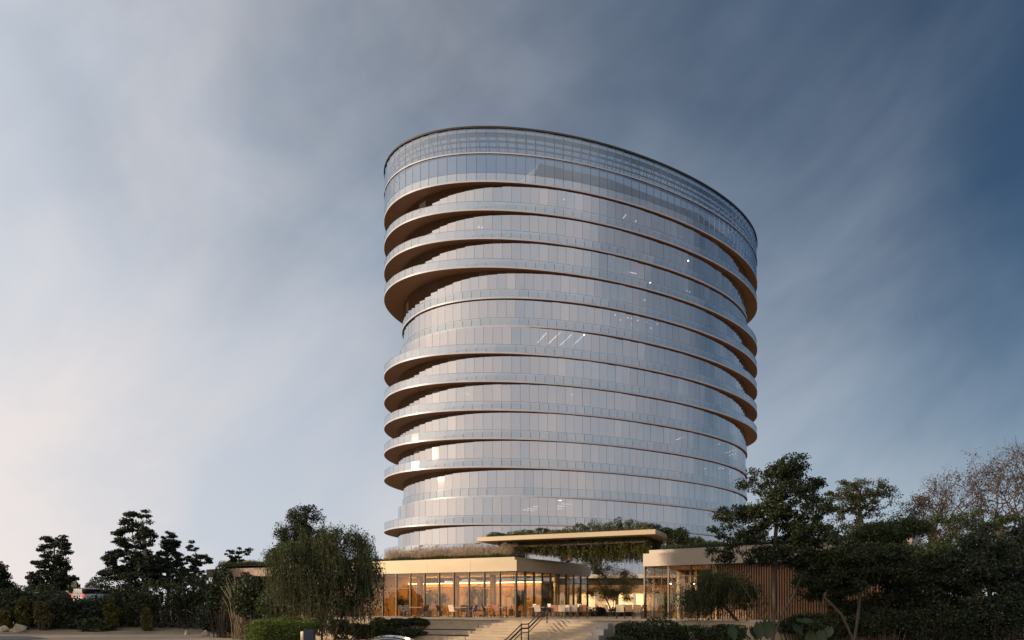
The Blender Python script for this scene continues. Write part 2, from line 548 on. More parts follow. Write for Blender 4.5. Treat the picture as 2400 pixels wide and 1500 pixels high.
# core, penthouse and crown
m = MB(); m.prism(outline(20, 20, 8.5, 48, 2600, 2, 2), 0, zk(13) - .35); m.build('core', M['core'], tower)
cr, sr = math.cos(TROT), math.sin(TROT)


def tl(x, y): return (x * cr - y * sr, x * sr + y * cr)


m = MB()
z_ = zk(13) + .33
bx = [tl(-20.0, -14.2), tl(-8, -16.6), tl(12, -16.6), tl(27, -12.0), tl(30, 9), tl(-20.0, 9)]
m.prism(bx, z_, z_ + 5.4)
w1, w2 = tl(-22.6, -14.2), tl(-21.6, 9)
m.build('penthouse', M['penthouse'], tower)
m = MB(); m.hexa([(*w1, z_), (*tl(-20.02, -14.2), z_), (*tl(-20.02, 9), z_), (*w2, z_), (*tl(-20.1, -14.2), z_ + 5.3), (*tl(-20.02, -14.2), z_ + 5.3), (*tl(-20.02, 9), z_ + 5.3), (*tl(-20.1, 9), z_ + 5.3)])
m.build('penthouse_ramp', M['fascia'], tower)
# parapet rim
m = MB()
o1, o2 = outline(AO + .05, AO + .05, BO + .05, NP * 3), outline(AO - .5, AO - .5, BO - .5, NP * 3)
n_ = len(o1)
for (a, b, za, zb) in ((o1, o1, ZTOP - .26, ZTOP), (o1, o2, ZTOP, ZTOP), (o2, o2, ZTOP, ZTOP - .26), (o2, o1, ZTOP - .26, ZTOP - .26)):
    for i in range(n_):
        j = (i + 1) % n_
        m.poly([(*a[i], za), (*a[j], za), (*b[j], zb), (*b[i], zb)])
m.build('parapet_rim', M['rim'], tower)
# crown frame behind the glass: ring rails, posts and raking struts
zc = zk(14)
m = MB()
o1, o2 = outline(AO - .75, AO - .75, BO - .75, NP * 2), outline(AO - .95, AO - .95, BO - .95, NP * 2)
n_ = len(o1)
for (h0, h1) in ((3.0, 3.62), (2.2, 2.42), (1.35, 1.5)):
    for (a, b, za, zb) in ((o1, o1, zc + h0, zc + h1), (o1, o2, zc + h1, zc + h1), (o2, o2, zc + h1, zc + h0), (o2, o1, zc + h0, zc + h0)):
        for i in range(n_):
            j = (i + 1) % n_
            m.poly([(*a[i], za), (*a[j], za), (*b[j], zb), (*b[i], zb)])
m.build('crown_rail', M['truss'], tower)
o0, o3 = outline(AO - .5, AO - .5, BO - .5), outline(AO - 1.7, AO - 1.7, BO - 1.7)
st = []
for i in range(NP):
    wx, wy = o0[i] + np.array([TC.x, TC.y])
    g = -(o0[i][0] * wx + o0[i][1] * wy)
    st.append((g, i))
st.sort(reverse=True)
for g, i in st:
    m = MB()
    m.bar((*o3[i], zc + .95), (*o0[i], zc + 3.1), .13, .2)
    m.build('crown_strut', M['truss'], tower)
# inner kerb of the crown gutter
m = MB(); m.prism(outline(AO - 1.75, AO - 1.75, BO - 1.75, NP), zc + .78, zc + .95, caps=False); m.build('gutter_kerb', M['penthouse'], tower)

# ceiling lamps seen through the facade: round spots and linear fittings
def on_ceiling(px, py, k):
    h = zk(k + 1) - .36 - EYE
    d = F * h / (HORIZON - py)
    return Vector(((px - 1200) * d / F - TC.x, d - TC.y, EYE + h))


spots = [(1101, 462, 12), (1203, 453, 12), (1322, 467, 12), (1122, 532, 11), (1131, 533, 11), (1599, 556, 12),
         (1100, 724, 9), (1092, 735, 9), (1128, 730, 9), (1119, 741, 9), (1165, 724, 9), (1230, 738, 9), (1272, 726, 9), (1288, 743, 9), (1327, 735, 9), (1316, 747, 9),
         (1442, 738, 8), (1454, 750, 8), (1471, 745, 8), (1481, 746, 8), (1495, 751, 8), (1516, 755, 8), (1540, 759, 8), (1481, 760, 8), (1503, 765, 8), (1526, 769, 8),
         (1508, 818, 7), (1653, 742, 9), (1511, 703, 9), (1613, 611, 10), (1435, 633, 11)]
for (px, py, k) in spots:
    c = on_ceiling(px, py, k)
    m = MB(); pts = [(c.x + .10 * math.cos(t * math.pi / 4), c.y + .10 * math.sin(t * math.pi / 4)) for t in range(8)]
    m.prism(pts, c.z - .05, c.z + .05); m.build('spot_lamp', M['lamp'], tower)
lines = [((1260, 803), (1281, 781), 7), ((1285, 806), (1313, 779), 7), ((1313, 809), (1340, 784), 7), ((1343, 809), (1370, 784), 7),
         ((1172, 840), (1208, 849), 6), ((1460, 512), (1468, 502), 12), ((1489, 520), (1498, 511), 12), ((1473, 637), (1493, 642), 10),
         ((1608, 681), (1618, 685), 10), ((1585, 1031), (1603, 1024), 4), ((1622, 1027), (1632, 1024), 4), ((1672, 1046), (1688, 1040), 4),
         ((1700, 1061), (1726, 1054), 4), ((1709, 1067), (1725, 1063), 4), ((1648, 1099), (1655, 1098), 3), ((1684, 1097), (1697, 1097), 3), ((1709, 1104), (1720, 1104), 3), ((1709, 1110), (1720, 1110), 3),
         ((1225, 1195), (1252, 1197), 1), ((1236, 1192), (1258, 1193), 1), ((1250, 1187), (1270, 1188), 1), ((1260, 1183), (1300, 1184), 1), ((1280, 1193), (1298, 1195), 1),
         ((1283, 1188), (1296, 1189), 1), ((1284, 1177), (1304, 1178), 1), ((1302, 1186), (1328, 1187), 1), ((1302, 1192), (1318, 1192), 1), ((1304, 1173), (1316, 1173), 1), ((1316, 1181), (1340, 1182), 1),
         ((1088, 923), (1100, 923), 5), ((1171, 918), (1180, 918), 5), ((1337, 925), (1343, 925), 5)]
for (a, b, k) in lines:
    m = MB(); m.bar(on_ceiling(*a, k), on_ceiling(*b, k), .07, .05); m.build('linear_lamp', M['lamp'], tower)
# ================================================================== ground, terrace and steps
M['soil'] = mat('dark_soil', (.17, .135, .085), (.27, .215, .14), scale=.35, rough=.95, bump=.5, bump_scale=3)
M['asphalt'] = mat('asphalt', (.045, .045, .048), (.075, .072, .07), scale=.8, rough=.8, bump=.2, bump_scale=40)
M['tan'] = mat('tan_gravel', (.26, .20, .145), (.36, .28, .20), scale=1.2, rough=.95, bump=.3, bump_scale=20)
M['stone'] = mat('pale_stone', (.37, .285, .195), (.48, .375, .265), scale=1.3, rough=.7, bump=.08, bump_scale=25)
M['stone2'] = mat('stone_nosing', (.56, .47, .36), (.66, .57, .45), scale=2, rough=.65)
M['kerb'] = mat('kerb_stone', (.34, .31, .28), (.42, .39, .35), scale=2, rough=.8)
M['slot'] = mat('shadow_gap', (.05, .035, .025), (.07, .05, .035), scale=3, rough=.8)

GZ = -1.9


def ground_z(x, y):
    """street level near the camera, rising to a low bank behind the left-hand trees and on the right"""
    z = GZ
    if y > 70: z += min(1, (y - 70) / 22) ** 1.3 * 2.2 * max(0, min(1, (-x - 12) / 12))
    z += max(0, min(1, (x - 22) / 12)) * max(0, min(1, (y - 30) / 20)) * 1.6
    return z


xs = [-3000, -1200, -500, -250] + list(np.arange(-160, 161, 5.0)) + [250, 500, 1200, 3000]
ys = [-2000, -600, -200, -80] + list(np.arange(-40, 221, 5.0)) + [300, 500, 1000, 2500, 6000]
m = MB(); rg = random.Random(3)
nx = len(xs)
m.v = [(x, y, ground_z(x, y) - .012 + (rg.uniform(-.06, .0) if abs(x) < 200 and y < 260 else 0)) for y in ys for x in xs]
m.f = [(j * nx + i, j * nx + i + 1, (j + 1) * nx + i + 1, (j + 1) * nx + i) for j in range(len(ys) - 1) for i in range(nx - 1)]
m.m = [0] * len(m.f)
o = m.build('ground', M['soil'], smooth=True); tag(o, 'dark planted earth under the trees and shrubs', kind='structure')

# street in front and path to the left
m = MB(); m.poly([(-200, 18, GZ + .004), (200, 18, GZ + .004), (200, 32.4, GZ + .004), (-200, 32.4, GZ + .004)])
o = m.build('road', M['asphalt']); tag(o, 'dark asphalt street in front of the steps', kind='structure')
m = MB(); m.box(-200, 200, 32.4, 32.7, GZ - .05, GZ + .13); m.build('kerb', M['kerb'], o)
m = MB(); m.box(-200, 200, 32.7, 35.0, GZ - .05, GZ + .125)
o = m.build('pavement', M['tan']); tag(o, 'narrow pavement along the street', kind='structure')
pts = [(-70, 50), (-16, 50), (-15.5, 60), (-24, 66.5), (-30, 71.5), (-36, 74.5), (-42, 71), (-50, 70.5), (-58, 73), (-70, 74)]
m = MB(); m.poly([(x, y, GZ + .008 + .02) for x, y in pts])
o = m.build('gravel_path', M['tan']); tag(o, 'tan gravel path below the left-hand trees', kind='structure')
pts = [(-75, 48), (-38, 48), (-39, 61), (-44, 66.0), (-75, 67.5)]
m = MB(); m.poly([(x, y, GZ + .016 + .025) for x, y in pts])
o = m.build('drive', M['asphalt']); tag(o, 'grey asphalt drive at the lower left', kind='structure')

# terrace: front edge runs through E0 along EV, steps go down along DV
E0, EV, DV = Vector((1.98, 41.0)), Vector((.91, -.415)).normalized(), Vector((-.415, -.91)).normalized()


def T(l, d=0.0): return (E0.x + EV.x * l + DV.x * d, E0.y + EV.y * l + DV.y * d)


m = MB()
poly = [T(-18, 0), T(34, 0), (60, 45), (70, 170), (-14, 170), (-14.6, 61)]
m.prism(poly, -.35, 0.0)
o = m.build('terrace', M['stone']); tag(o, 'pale stone terrace in front of the glass pavilions', kind='structure')
m = MB(); m.prism([T(-18, -.02), T(-3.9, -.02), T(-3.9, -.5), T(-18, -.5)][::-1], -2.0, -.34)
m.build('retaining_wall', M['stone'], o)
m = MB(); m.prism([T(3.2, -.02), T(34, -.02), T(34, -.5), T(3.2, -.5)][::-1], -2.0, -.34); m.build('retaining_wall', M['stone'], o)
# paving joints: separate large slabs along the visible front edge
for i in range(21):
    l0 = -17.9 + i * 1.8
    m = MB(); m.prism([T(l0 + .008, .05), T(l0 + 1.792, .05), T(l0 + 1.792, -1.75), T(l0 + .008, -1.75)], .004, .03)
    m.build('paving_slab', M['stone2' if i % 3 == 1 else 'stone'], o)

steps = wthing('stone_steps', 'wide pale stone steps rising from the street to the terrace', 'steps', (*T(0, 2), GZ))
d = 0.05
z = 0.0
for i in range(13):
    z -= .15
    dep = 1.0 if i == 6 else .4
    m = MB(); m.prism([T(-3.9, d), T(3.2, d), T(3.2, d + dep), T(-3.9, d + dep)][::-1], z - .4, z)
    st_ = m.build('step', M['stone'], steps)
    m = MB(); m.prism([T(-3.9, d + dep - .10), T(3.2, d + dep - .10), T(3.2, d + dep + .012), T(-3.9, d + dep + .012)][::-1], z - .035, z + .006); m.build('nosing', M['stone2'], st_)
    d += dep
# seating tiers to the left of the steps
tiers = wthing('seating_tiers', 'broad pale stone seating tiers beside the steps', 'steps', (*T(-10, 3), GZ))
for i in range(6):
    z = -.3 * (i + 1)
    m = MB(); m.prism([T(-16, .05 + .8 * i), T(-3.95, .05 + .8 * i), T(-3.95, .85 + .8 * i), T(-16, .85 + .8 * i)][::-1], z - .24, z)
    tr_ = m.build('tier', M['stone'], tiers)
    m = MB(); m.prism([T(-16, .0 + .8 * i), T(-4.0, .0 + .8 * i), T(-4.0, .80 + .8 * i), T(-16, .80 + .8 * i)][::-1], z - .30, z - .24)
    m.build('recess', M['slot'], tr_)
# low cheek blocks at the right of the steps
for i, (l, dd, hh) in enumerate(((3.25, .9, -.12), (3.25, 1.7, -.42), (3.25, 2.5, -.72))):
    m = MB(); m.prism([T(l, dd - .75), T(l + .6, dd - .75), T(l + .6, dd), T(l, dd)][::-1], -2, hh)
    m.build('cheek_block', M['kerb'], steps)

# handrail
M['bronze'] = mat('bronze_rail', (.075, .045, .028), (.11, .07, .045), scale=8, rough=.4, metal=.6)
rail = wthing('handrail', 'dark bronze stair handrail with two rails down the steps', 'handrail', (*T(.0, 3), -1.2))


def RT(d, z, l=0.0):
    x, y = T(l, d); return (x, y, z)


def tread_z(d):
    return -max(0, min(d, 2.65)) * .375 - max(0, d - 3.6) * .375


for (hh, r) in ((.84, .030), (.62, .046), (.40, .026)):
    m = MB(); m.tube([RT(q, tread_z(q) + hh) for q in (0, 2.65, 3.6, 5.6)], r, 8); m.build('rail', M['bronze'], rail, smooth=True)
for q in (0.0, 2.65, 3.6, 5.6):
    m = MB(); m.tube([RT(q, tread_z(q) - .2), RT(q, tread_z(q) + .9)], .034, 8); m.build('post', M['bronze'], rail, smooth=True)

# ================================================================== left pavilion
M['cream'] = mat('champagne_metal', (.37, .29, .19), (.46, .365, .245), scale=.35, rough=.45, metal=.15, stretch=(.4, .4, 1))
M['pav_glass'] = glass('pavilion_glass', (.86, .83, .78), (1, .97, .92), base=.045, gain=.5, rough=.0, wav=.02)
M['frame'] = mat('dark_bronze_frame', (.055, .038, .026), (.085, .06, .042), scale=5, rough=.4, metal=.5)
M['wallwood'] = wood_mat('oak_panel', (.27, .145, .05), (.40, .235, .09), axis=2)
M['darkwood'] = wood_mat('dark_timber', (.12, .06, .03), (.19, .10, .05), axis=2)
M['slatwood'] = wood_mat('cedar_slat', (.16, .075, .036), (.24, .12, .058), axis=2)
M['pceil'] = mat('pale_ceiling', (.55, .45, .32), (.6, .5, .37), scale=1, rough=.8)
M['pfloor'] = mat('interior_floor', (.40, .31, .21), (.47, .37, .26), scale=1, rough=.4)
M['cove'] = emit('cove_led', (1.0, .62, .26), 14.0)
M['rooftop'] = mat('roof_substrate', (.05, .045, .03), (.08, .07, .05), scale=1, rough=.95)
M['plaster'] = mat('warm_plaster', (.55, .47, .37), (.62, .54, .43), scale=.8, rough=.85)


def area(name, loc, size, energy, color=(1, .70, .38), rot=(0, 0, 0), parent=None):
    l = bpy.data.lights.new(name, 'AREA'); l.shape = 'RECTANGLE'; l.size, l.size_y = size
    l.energy = energy; l.color = color
    o = bpy.data.objects.new(name, l); col.objects.link(o)
    if parent is not None: o.parent = parent
    o.location = loc; o.rotation_euler = rot
    return o


P0, U, V = Vector((.34, 52.9)), Vector((-.907, .42)).normalized(), Vector((.564, .826)).normalized()


def L(t, s): return (P0.x + U.x * t + V.x * s, P0.y + U.y * t + V.y * s)


def quad(f, t0, t1, s0, s1): return [f(t0, s0), f(t0, s1), f(t1, s1), f(t1, s0)]


lp = wthing('glass_pavilion', 'long glass pavilion with broad cream fascia and grass roof left of the courtyard', 'pavilion', (P0.x, P0.y, 0))
FB, FT = 3.42, 4.22
PL, PD = 31.0, 11.3
m = MB(); m.prism(quad(L, .01, 15.2, .26, PD), FB, FT); m.build('roof_slab', M['cream'], lp)
m = MB(); m.prism(quad(L, 15.21, PL, 0.01, PD), FB + .05, FT - .02); m.build('shaded_wing_roof', M['frame'], lp)  # tree shade over this end is put into its colour: dark, not cream
for i in range(4):
    m = MB(); m.prism(quad(L, i * 3.8 + .006, i * 3.8 + 3.794, 0, .25), FB - .01, FT + .004); m.build('fascia_panel', M['cream'], lp)
m = MB(); m.prism(quad(L, .35, 15.2, .30, PD - .3), FT + .012, FT + .24); m.build('roof_edge', M['cream'], lp)
m = MB(); m.prism(quad(L, .30, PL - .05, .25, PD - .25), FT - .01, FT + .012); m.build('shadow_joint', M['frame'], lp)
m = MB(); m.prism(quad(L, .7, PL - .3, .6, PD - .6), FT + .24, FT + .27); m.build('green_roof_bed', M['rooftop'], lp)
m = MB(); m.prism(quad(L, .25, 14.4, .25, PD - .25), FB - .06, FB - .004); m.build('ceiling', M['pceil'], lp)
m = MB(); m.prism(quad(L, .12, 14.4, .12, PD - .12), .004, .035); m.build('floor', M['pfloor'], lp)
# front glazing
bay = 1.30
NB = 11
for i in range(NB + 1):
    t = .12 + i * bay
    m = MB(); m.prism(quad(L, t - .045, t + .045, .05, .22), .0, FB - .002); m.build('mullion', M['frame'], lp)
    if i < NB:
        m = MB(); m.prism(quad(L, t + .05, t + bay - .05, .125, .145), .06, FB - .01); m.build('glass_pane', M['pav_glass'], lp)
m = MB(); m.prism(quad(L, .17, .12 + NB * bay, .09, .17), 2.22, 2.28); m.build('transom', M['frame'], lp)
m = MB(); m.prism(quad(L, .17, .12 + NB * bay, .07, .2), .0, .06); m.build('sill', M['frame'], lp)
# side glazing towards the courtyard
nsb = 9
sb = (PD - .35) / nsb
for i in range(nsb + 1):
    s = .12 + i * sb
    if i: 
        m = MB(); m.prism(quad(L, .05, .2, s - .035, s + .035), .0, FB - .002); m.build('mullion', M['frame'], lp)
    if i < nsb:
        m = MB(); m.prism(quad(L, .115, .135, s + .05, s + sb - .05), .06, FB - .01); m.build('glass_pane', M['pav_glass'], lp)
m = MB(); m.prism(quad(L, .09, .17, .2, PD - .2), 2.72, 2.77); m.build('transom', M['frame'], lp)
for s in (6.6, 8.6, 10.4):
    m = MB(); x, y = L(.62, s); m.tube([(x, y, .03), (x, y, FB - .05)], .14, 12); m.build('column', M['plaster'], lp, smooth=True)
# interior back wall of oak boards with a cove light over it
WS = 6.2
for i in range(30):
    t0 = 1.6 + i * .44
    m = MB(); m.prism(quad(L, t0 + .006, t0 + .434, WS + (i % 3) * .006, WS + .1), .03, 2.78); m.build('oak_board', M['wallwood'], lp)
m = MB(); m.prism(quad(L, 1.55, 14.9, WS + .1, WS + .3), .0, 2.80); m.build('back_wall', M['darkwood'], lp)
m = MB(); m.prism(quad(L, 1.7, 14.4, WS + .12, WS + .24), 2.80, 2.84); m.build('cove_light', M['cove'], lp)
for t, w in ((4.6, .9), (8.0, .5), (11.5, .5)):
    m = MB(); m.prism(quad(L, t, t + .35, 4.2, 4.55), .03, FB - .07); m.build('pillar', M['darkwood'], lp)
m = MB(); m.prism(quad(L, 14.4, 14.7, .25, PD), .0, FB - .01); m.build('end_wall', M['wallwood'], lp)
m = MB(); m.prism(quad(L, 14.7, PL - 2.0, 1.4, PD - .3), -2.0, FB - .01); m.build('service_wing', M['darkwood'], lp)
for t in (2.5, 5.6, 8.8, 12.0):
    x, y = L(t, 3.0)
    area('ceiling_panel_light', (x - P0.x, y - P0.y, FB - .12), (1.6, 1.2), 75, parent=lp)
    x, y = L(t, WS - .32)
    area('wall_washer', (x - P0.x, y - P0.y, FB - .14), (2.8, .15), 130, (1, .62, .26), rot=(R(18), 0, math.atan2(U.y, U.x) + math.pi), parent=lp)

# ================================================================== right pavilion
C0, FV, GV = Vector((8.58, 47.5)), Vector((.82, -.57)).normalized(), Vector((.57, .82)).normalized()


def Q(t, s): return (C0.x + FV.x * t + GV.x * s, C0.y + FV.y * t + GV.y * s)


def quadr(f, t0, t1, s0, s1): return [f(t0, s0), f(t1, s0), f(t1, s1), f(t0, s1)]


rp = wthing('timber_pavilion', 'pavilion with glass corner, grey fascia and long timber slat wall behind the trees', 'pavilion', (C0.x, C0.y, 0))
RL, RD = 15.5, 12.0
M['taupe'] = mat('taupe_metal', (.25, .205, .17), (.30, .25, .205), scale=.4, rough=.45, metal=.2)
t_ = 0.0
for w in (1.75, 3.6, 3.6, 3.6, 2.95):
    m = MB(); m.prism(quadr(Q, t_ + .006, t_ + w - .006, 0, .25), FB, FT + .03); m.build('fascia_panel', M['taupe'], rp)
    t_ += w
m = MB(); m.prism(quadr(Q, .01, RL - .01, .25, RD), FB + .02, FT - .01); m.build('roof_slab', M['taupe'], rp)
m = MB(); m.prism(quadr(Q, .3, RL - .02, .3, RD - .3), FT, FT + .27); m.build('roof_edge', M['taupe'], rp)
m = MB(); m.prism(quadr(Q, .7, RL - .3, .7, RD - .6), FT + .27, FT + .30); m.build('green_roof_bed', M['rooftop'], rp)
m = MB(); m.prism(quadr(Q, .15, 4.6, .25, 7.0), FB - .05, FB - .004); m.build('ceiling', M['pceil'], rp)
m = MB(); m.prism(quadr(Q, .05, 4.6, .05, 7.0), .004, .03); m.build('floor', M['pfloor'], rp)
for t in (.06, 1.72, 3.2, 4.5):
    m = MB(); m.prism(quadr(Q, t - .05, t + .05, .06, .22), .0, FB - .002); m.build('mullion', M['frame'], rp)
for t0, t1 in ((.11, 1.67), (1.77, 3.15), (3.25, 4.45)):
    m = MB(); m.prism(quadr(Q, t0, t1, .12, .14), .05, FB - .01); m.build('glass_pane', M['pav_glass'], rp)
m = MB(); m.prism(quadr(Q, .1, 4.5, .09, .17), 2.72, 2.77); m.build('transom', M['frame'], rp)
for i in range(5):
    s = .2 + i * 1.3
    m = MB(); m.prism(quadr(Q, .05, .14, s, s + .07), .0, FB - .002); m.build('mullion', M['frame'], rp)
    m = MB(); m.prism(quadr(Q, .08, .1, s + .09, s + 1.28), .05, FB - .01); m.build('glass_pane', M['pav_glass'], rp)
for i in range(11):
    m = MB(); m.prism(quadr(Q, .3 + i * .42, .3 + i * .42 + .2, 5.0, 5.1), .03, FB - .06); m.build('inner_fin', M['darkwood' if i % 3 else 'plaster'], rp)
m = MB(); m.prism(quadr(Q, .1, 4.7, 5.5, 5.7), .0, FB - .01); m.build('back_wall', M['darkwood'], rp)
m = MB(); m.prism(quadr(Q, 4.62, 4.8, .3, 7.0), .0, FB - .01); m.build('end_wall', M['wallwood'], rp)
x, y = Q(2.3, 2.6)
area('ceiling_panel_light', (x - C0.x, y - C0.y, FB - .1), (2.2, 1.6), 120, parent=rp)
sw = MB(); sw.prism(quadr(Q, 4.8, RL - .1, .75, 1.0), .0, FB - .01); sw = sw.build('slat_wall', M['darkwood'], rp)
sl_me = None
ang = math.atan2(FV.y, FV.x)
for i in range(71):
    t = 4.9 + i * .148
    if sl_me is None:
        b_ = MB(); b_.box(-.038, .038, -.11, .0, 0, FB - .05); sl_me = bpy.data.meshes.new('slat'); sl_me.from_pydata(b_.v, [], b_.f); sl_me.materials.append(M['slatwood'])
    o = bpy.data.objects.new('slat', sl_me); col.objects.link(o); o.parent = sw
    x, y = Q(t, .60); o.location = (x - C0.x, y - C0.y, .03); o.rotation_euler = (0, 0, ang)

# ================================================================== canopy over the courtyard
K0, K1, KB = Vector((-2.7, 55.7)), Vector((9.9, 50.0)), Vector((.41, .91)).normalized()
KU = (K1 - K0); KLEN = KU.length; KU.normalize()


def K(t, s): return (K0.x + KU.x * t + KB.x * s, K0.y + KU.y * t + KB.y * s)


cp = wthing('garden_canopy', 'thin flat canopy slab on round columns with planting on top and hanging below', 'canopy', (*K(KLEN / 2, 3), 4.4))
m = MB(); m.prism(quadr(K, 0, KLEN, 0, 7.5), 5.79, 6.14); m.build('slab', M['cream'], cp, bevel=.03)
m = MB(); m.prism(quadr(K, .4, KLEN - .4, .4, 7.1), 6.14, 6.17); m.build('planting_bed', M['rooftop'], cp)
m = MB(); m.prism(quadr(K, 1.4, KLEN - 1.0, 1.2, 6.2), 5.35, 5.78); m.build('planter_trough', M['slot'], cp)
for px, dd in ((1215, 57.2), (1326, 57.5), (1336, 56.0)):
    c = at(px, 1300, dd); r = .17 if px != 1326 else .2
    m = MB(); m.tube([(c.x, c.y, FT + .2), (c.x, c.y, 5.8)], r, 16); m.build('column', M['plaster'], cp, smooth=True)
c = at(1572, 1270, 52.5); m = MB(); m.tube([(c.x, c.y, FT + .2), (c.x, c.y, 5.8)], .17, 16); m.build('column', M['plaster'], cp, smooth=True)

# ================================================================== low building at the back of the courtyard
bp_ = wthing('courtyard_building', 'low lit building with white roof edge at the back of the courtyard', 'building', (14.0, 76.0, 0))
m = MB(); m.box(4.5, 19, 74.0, 82, 3.75, 4.15); m.build('roof', M['plaster'], bp_)
m = MB(); m.box(4.8, 18.8, 74.5, 82, 3.1, 3.75); m.build('clerestory', M['frame'], bp_)
m = MB(); m.box(4.6, 18.8, 74.2, 75.0, 2.35, 3.05); m.build('beam', M['wallwood'], bp_)
m = MB(); m.box(4.6, 18.8, 76.2, 76.4, 0, 2.35); m.build('back_wall', M['plaster'], bp_)
m = MB(); m.box(4.6, 18.8, 74.3, 76.3, 2.30, 2.345); m.build('ceiling', M['pceil'], bp_)
for x in (5.0, 8.5, 10.6, 12.4, 14.9):
    m = MB(); m.box(x, x + .32, 74.3, 74.6, 0, 2.35); m.build('pier', M['darkwood' if x in (10.6, 14.9) else 'plaster'], bp_)
for x in (7.6, 11.2, 13.4):
    area('ceiling_panel_light', (x - 14, 75.4 - 76, 2.28), (1.6, .8), 90, parent=bp_)
bench = wthing('garden_wall', 'low pale planter wall across the back of the courtyard', 'wall', (8.0, 62.6, 0))
m = MB(); m.box(5.0, 13.5, 62.3, 62.8, 0, .42); m.build('wall', M['stone'], bench)
m = MB(); m.box(4.95, 13.55, 62.25, 62.85, .422, .48); m.build('coping', M['stone2'], bench)
# ================================================================== vegetation tools
M['bark'] = mat('bark', (.055, .042, .03), (.11, .085, .06), scale=6, rough=.9, bump=.5, bump_scale=20, stretch=(1, 1, .3))
M['bark_pale'] = mat('pale_bark', (.16, .12, .085), (.26, .20, .145), scale=6, rough=.85, bump=.4, bump_scale=20, stretch=(1, 1, .3))
M['twig'] = mat('brown_twig', (.045, .030, .024), (.075, .05, .038), scale=3, rough=.9)
LM = {
    'dark': leaf_mat('dark_leaf', (.016, .024, .011), (.046, .060, .023), .22),
    'conifer': leaf_mat('conifer_leaf', (.014, .021, .012), (.040, .054, .026), .15),
    'mid': leaf_mat('mid_leaf', (.020, .032, .010), (.055, .075, .022), .3),
    'willow': leaf_mat('willow_leaf', (.022, .040, .009), (.064, .092, .022), .35),
    'yellow': leaf_mat('yellow_leaf', (.055, .055, .012), (.14, .12, .025), .35),
    'hedge': leaf_mat('hedge_leaf', (.065, .095, .018), (.16, .20, .045), .3),
    'vine': leaf_mat('vine_leaf', (.045, .062, .013), (.14, .15, .036), .4),
    'brown': leaf_mat('dry_leaf', (.045, .027, .015), (.095, .056, .028), .3),
    'olive': leaf_mat('olive_leaf', (.07, .07, .022), (.16, .14, .05), .4),
    'straw': leaf_mat('straw_grass', (.36, .28, .17), (.56, .45, .31), .4),
    'purple': leaf_mat('plume', (.40, .29, .22), (.60, .46, .36), .4),
    'pale_olive': leaf_mat('pale_olive_leaf', (.15, .14, .055), (.30, .27, .12), .45),
    'big': leaf_mat('broad_leaf', (.018, .034, .011), (.040, .062, .020), .25, gloss=.3),
}


def np_mesh(name, verts, quads):
    me = bpy.data.meshes.new(name)
    nv, nq = len(verts), len(quads)
    k = quads.shape[1]
    me.vertices.add(nv); me.vertices.foreach_set('co', np.ascontiguousarray(verts, np.float32).ravel())
    me.loops.add(nq * k); me.loops.foreach_set('vertex_index', np.ascontiguousarray(quads, np.int32).ravel())
    me.polygons.add(nq)
    me.polygons.foreach_set('loop_start', np.arange(0, nq * k, k, dtype=np.int32))
    me.update(calc_edges=True)
    return me


def leaf_mesh(name, c, size, rg, down=0.0, narrow=.55, upbias=.3):
    """a pointed quad for every leaf centre"""
    n = len(c)
    u = rg.normal(size=(n, 3)); u[:, 2] -= down * 2.2
    u /= np.linalg.norm(u, axis=1)[:, None]
    w = rg.normal(size=(n, 3)); w[:, 2] += upbias * 2
    v = np.cross(w, u); v /= np.linalg.norm(v, axis=1)[:, None] + 1e-9
    s = size * rg.uniform(.6, 1.35, n)[:, None]
    nrm = np.cross(u, v) * s * .12
    vs_ = np.stack([c - u * s * .5, c + v * s * narrow * .5 + nrm, c + u * s * .5, c - v * s * narrow * .5 + nrm], 1).reshape(-1, 3)
    return np_mesh(name, vs_, np.arange(4 * n).reshape(n, 4))


def tube_mesh(name, segs, k=5):
    """segs: rows x0 y0 z0 x1 y1 z1 r0 r1"""
    s = np.array(segs, float); n = len(s)
    a, b = s[:, :3], s[:, 3:6]
    d = b - a; d /= np.linalg.norm(d, axis=1)[:, None] + 1e-9
    ref = np.where(np.abs(d[:, 2:3]) > .9, [[1., 0, 0]], [[0., 0, 1.]])
    e = np.cross(d, ref); e /= np.linalg.norm(e, axis=1)[:, None] + 1e-9
    f = np.cross(d, e)
    rings = []
    for base, r in ((a, s[:, 6]), (b, s[:, 7])):
        for q in range(k):
            t = 2 * math.pi * q / k
            rings.append(base + (e * math.cos(t) + f * math.sin(t)) * r[:, None])
    vs_ = np.stack(rings, 1).reshape(-1, 3)
    idx = np.arange(n)[:, None] * 2 * k
    qs = np.concatenate([np.concatenate([idx + q, idx + (q + 1) % k, idx + k + (q + 1) % k, idx + k + q], 1)[:, None, :] for q in range(k)], 1).reshape(-1, 4)
    me = np_mesh(name, vs_, qs)
    me.polygons.foreach_set('use_smooth', [True] * len(me.polygons))
    return me


def in_blobs(rg, blobs, n, shell=.5):
    """points in a union of ellipsoids (cx,cy,cz,rx,ry,rz), more of them towards the surface"""
    vol = np.array([b[3] * b[4] * b[5] for b in blobs]) ** .8
    pick = rg.choice(len(blobs), n, p=vol / vol.sum())
    B = np.array(blobs)[pick]
    d = rg.normal(size=(n, 3)); d /= np.linalg.norm(d, axis=1)[:, None]
    r = rg.uniform(0, 1, n) ** (1 / 3.0)
    r = r * (1 - shell) + shell * rg.uniform(.72, 1.05, n)
    return B[:, :3] + d * r[:, None] * B[:, 3:]


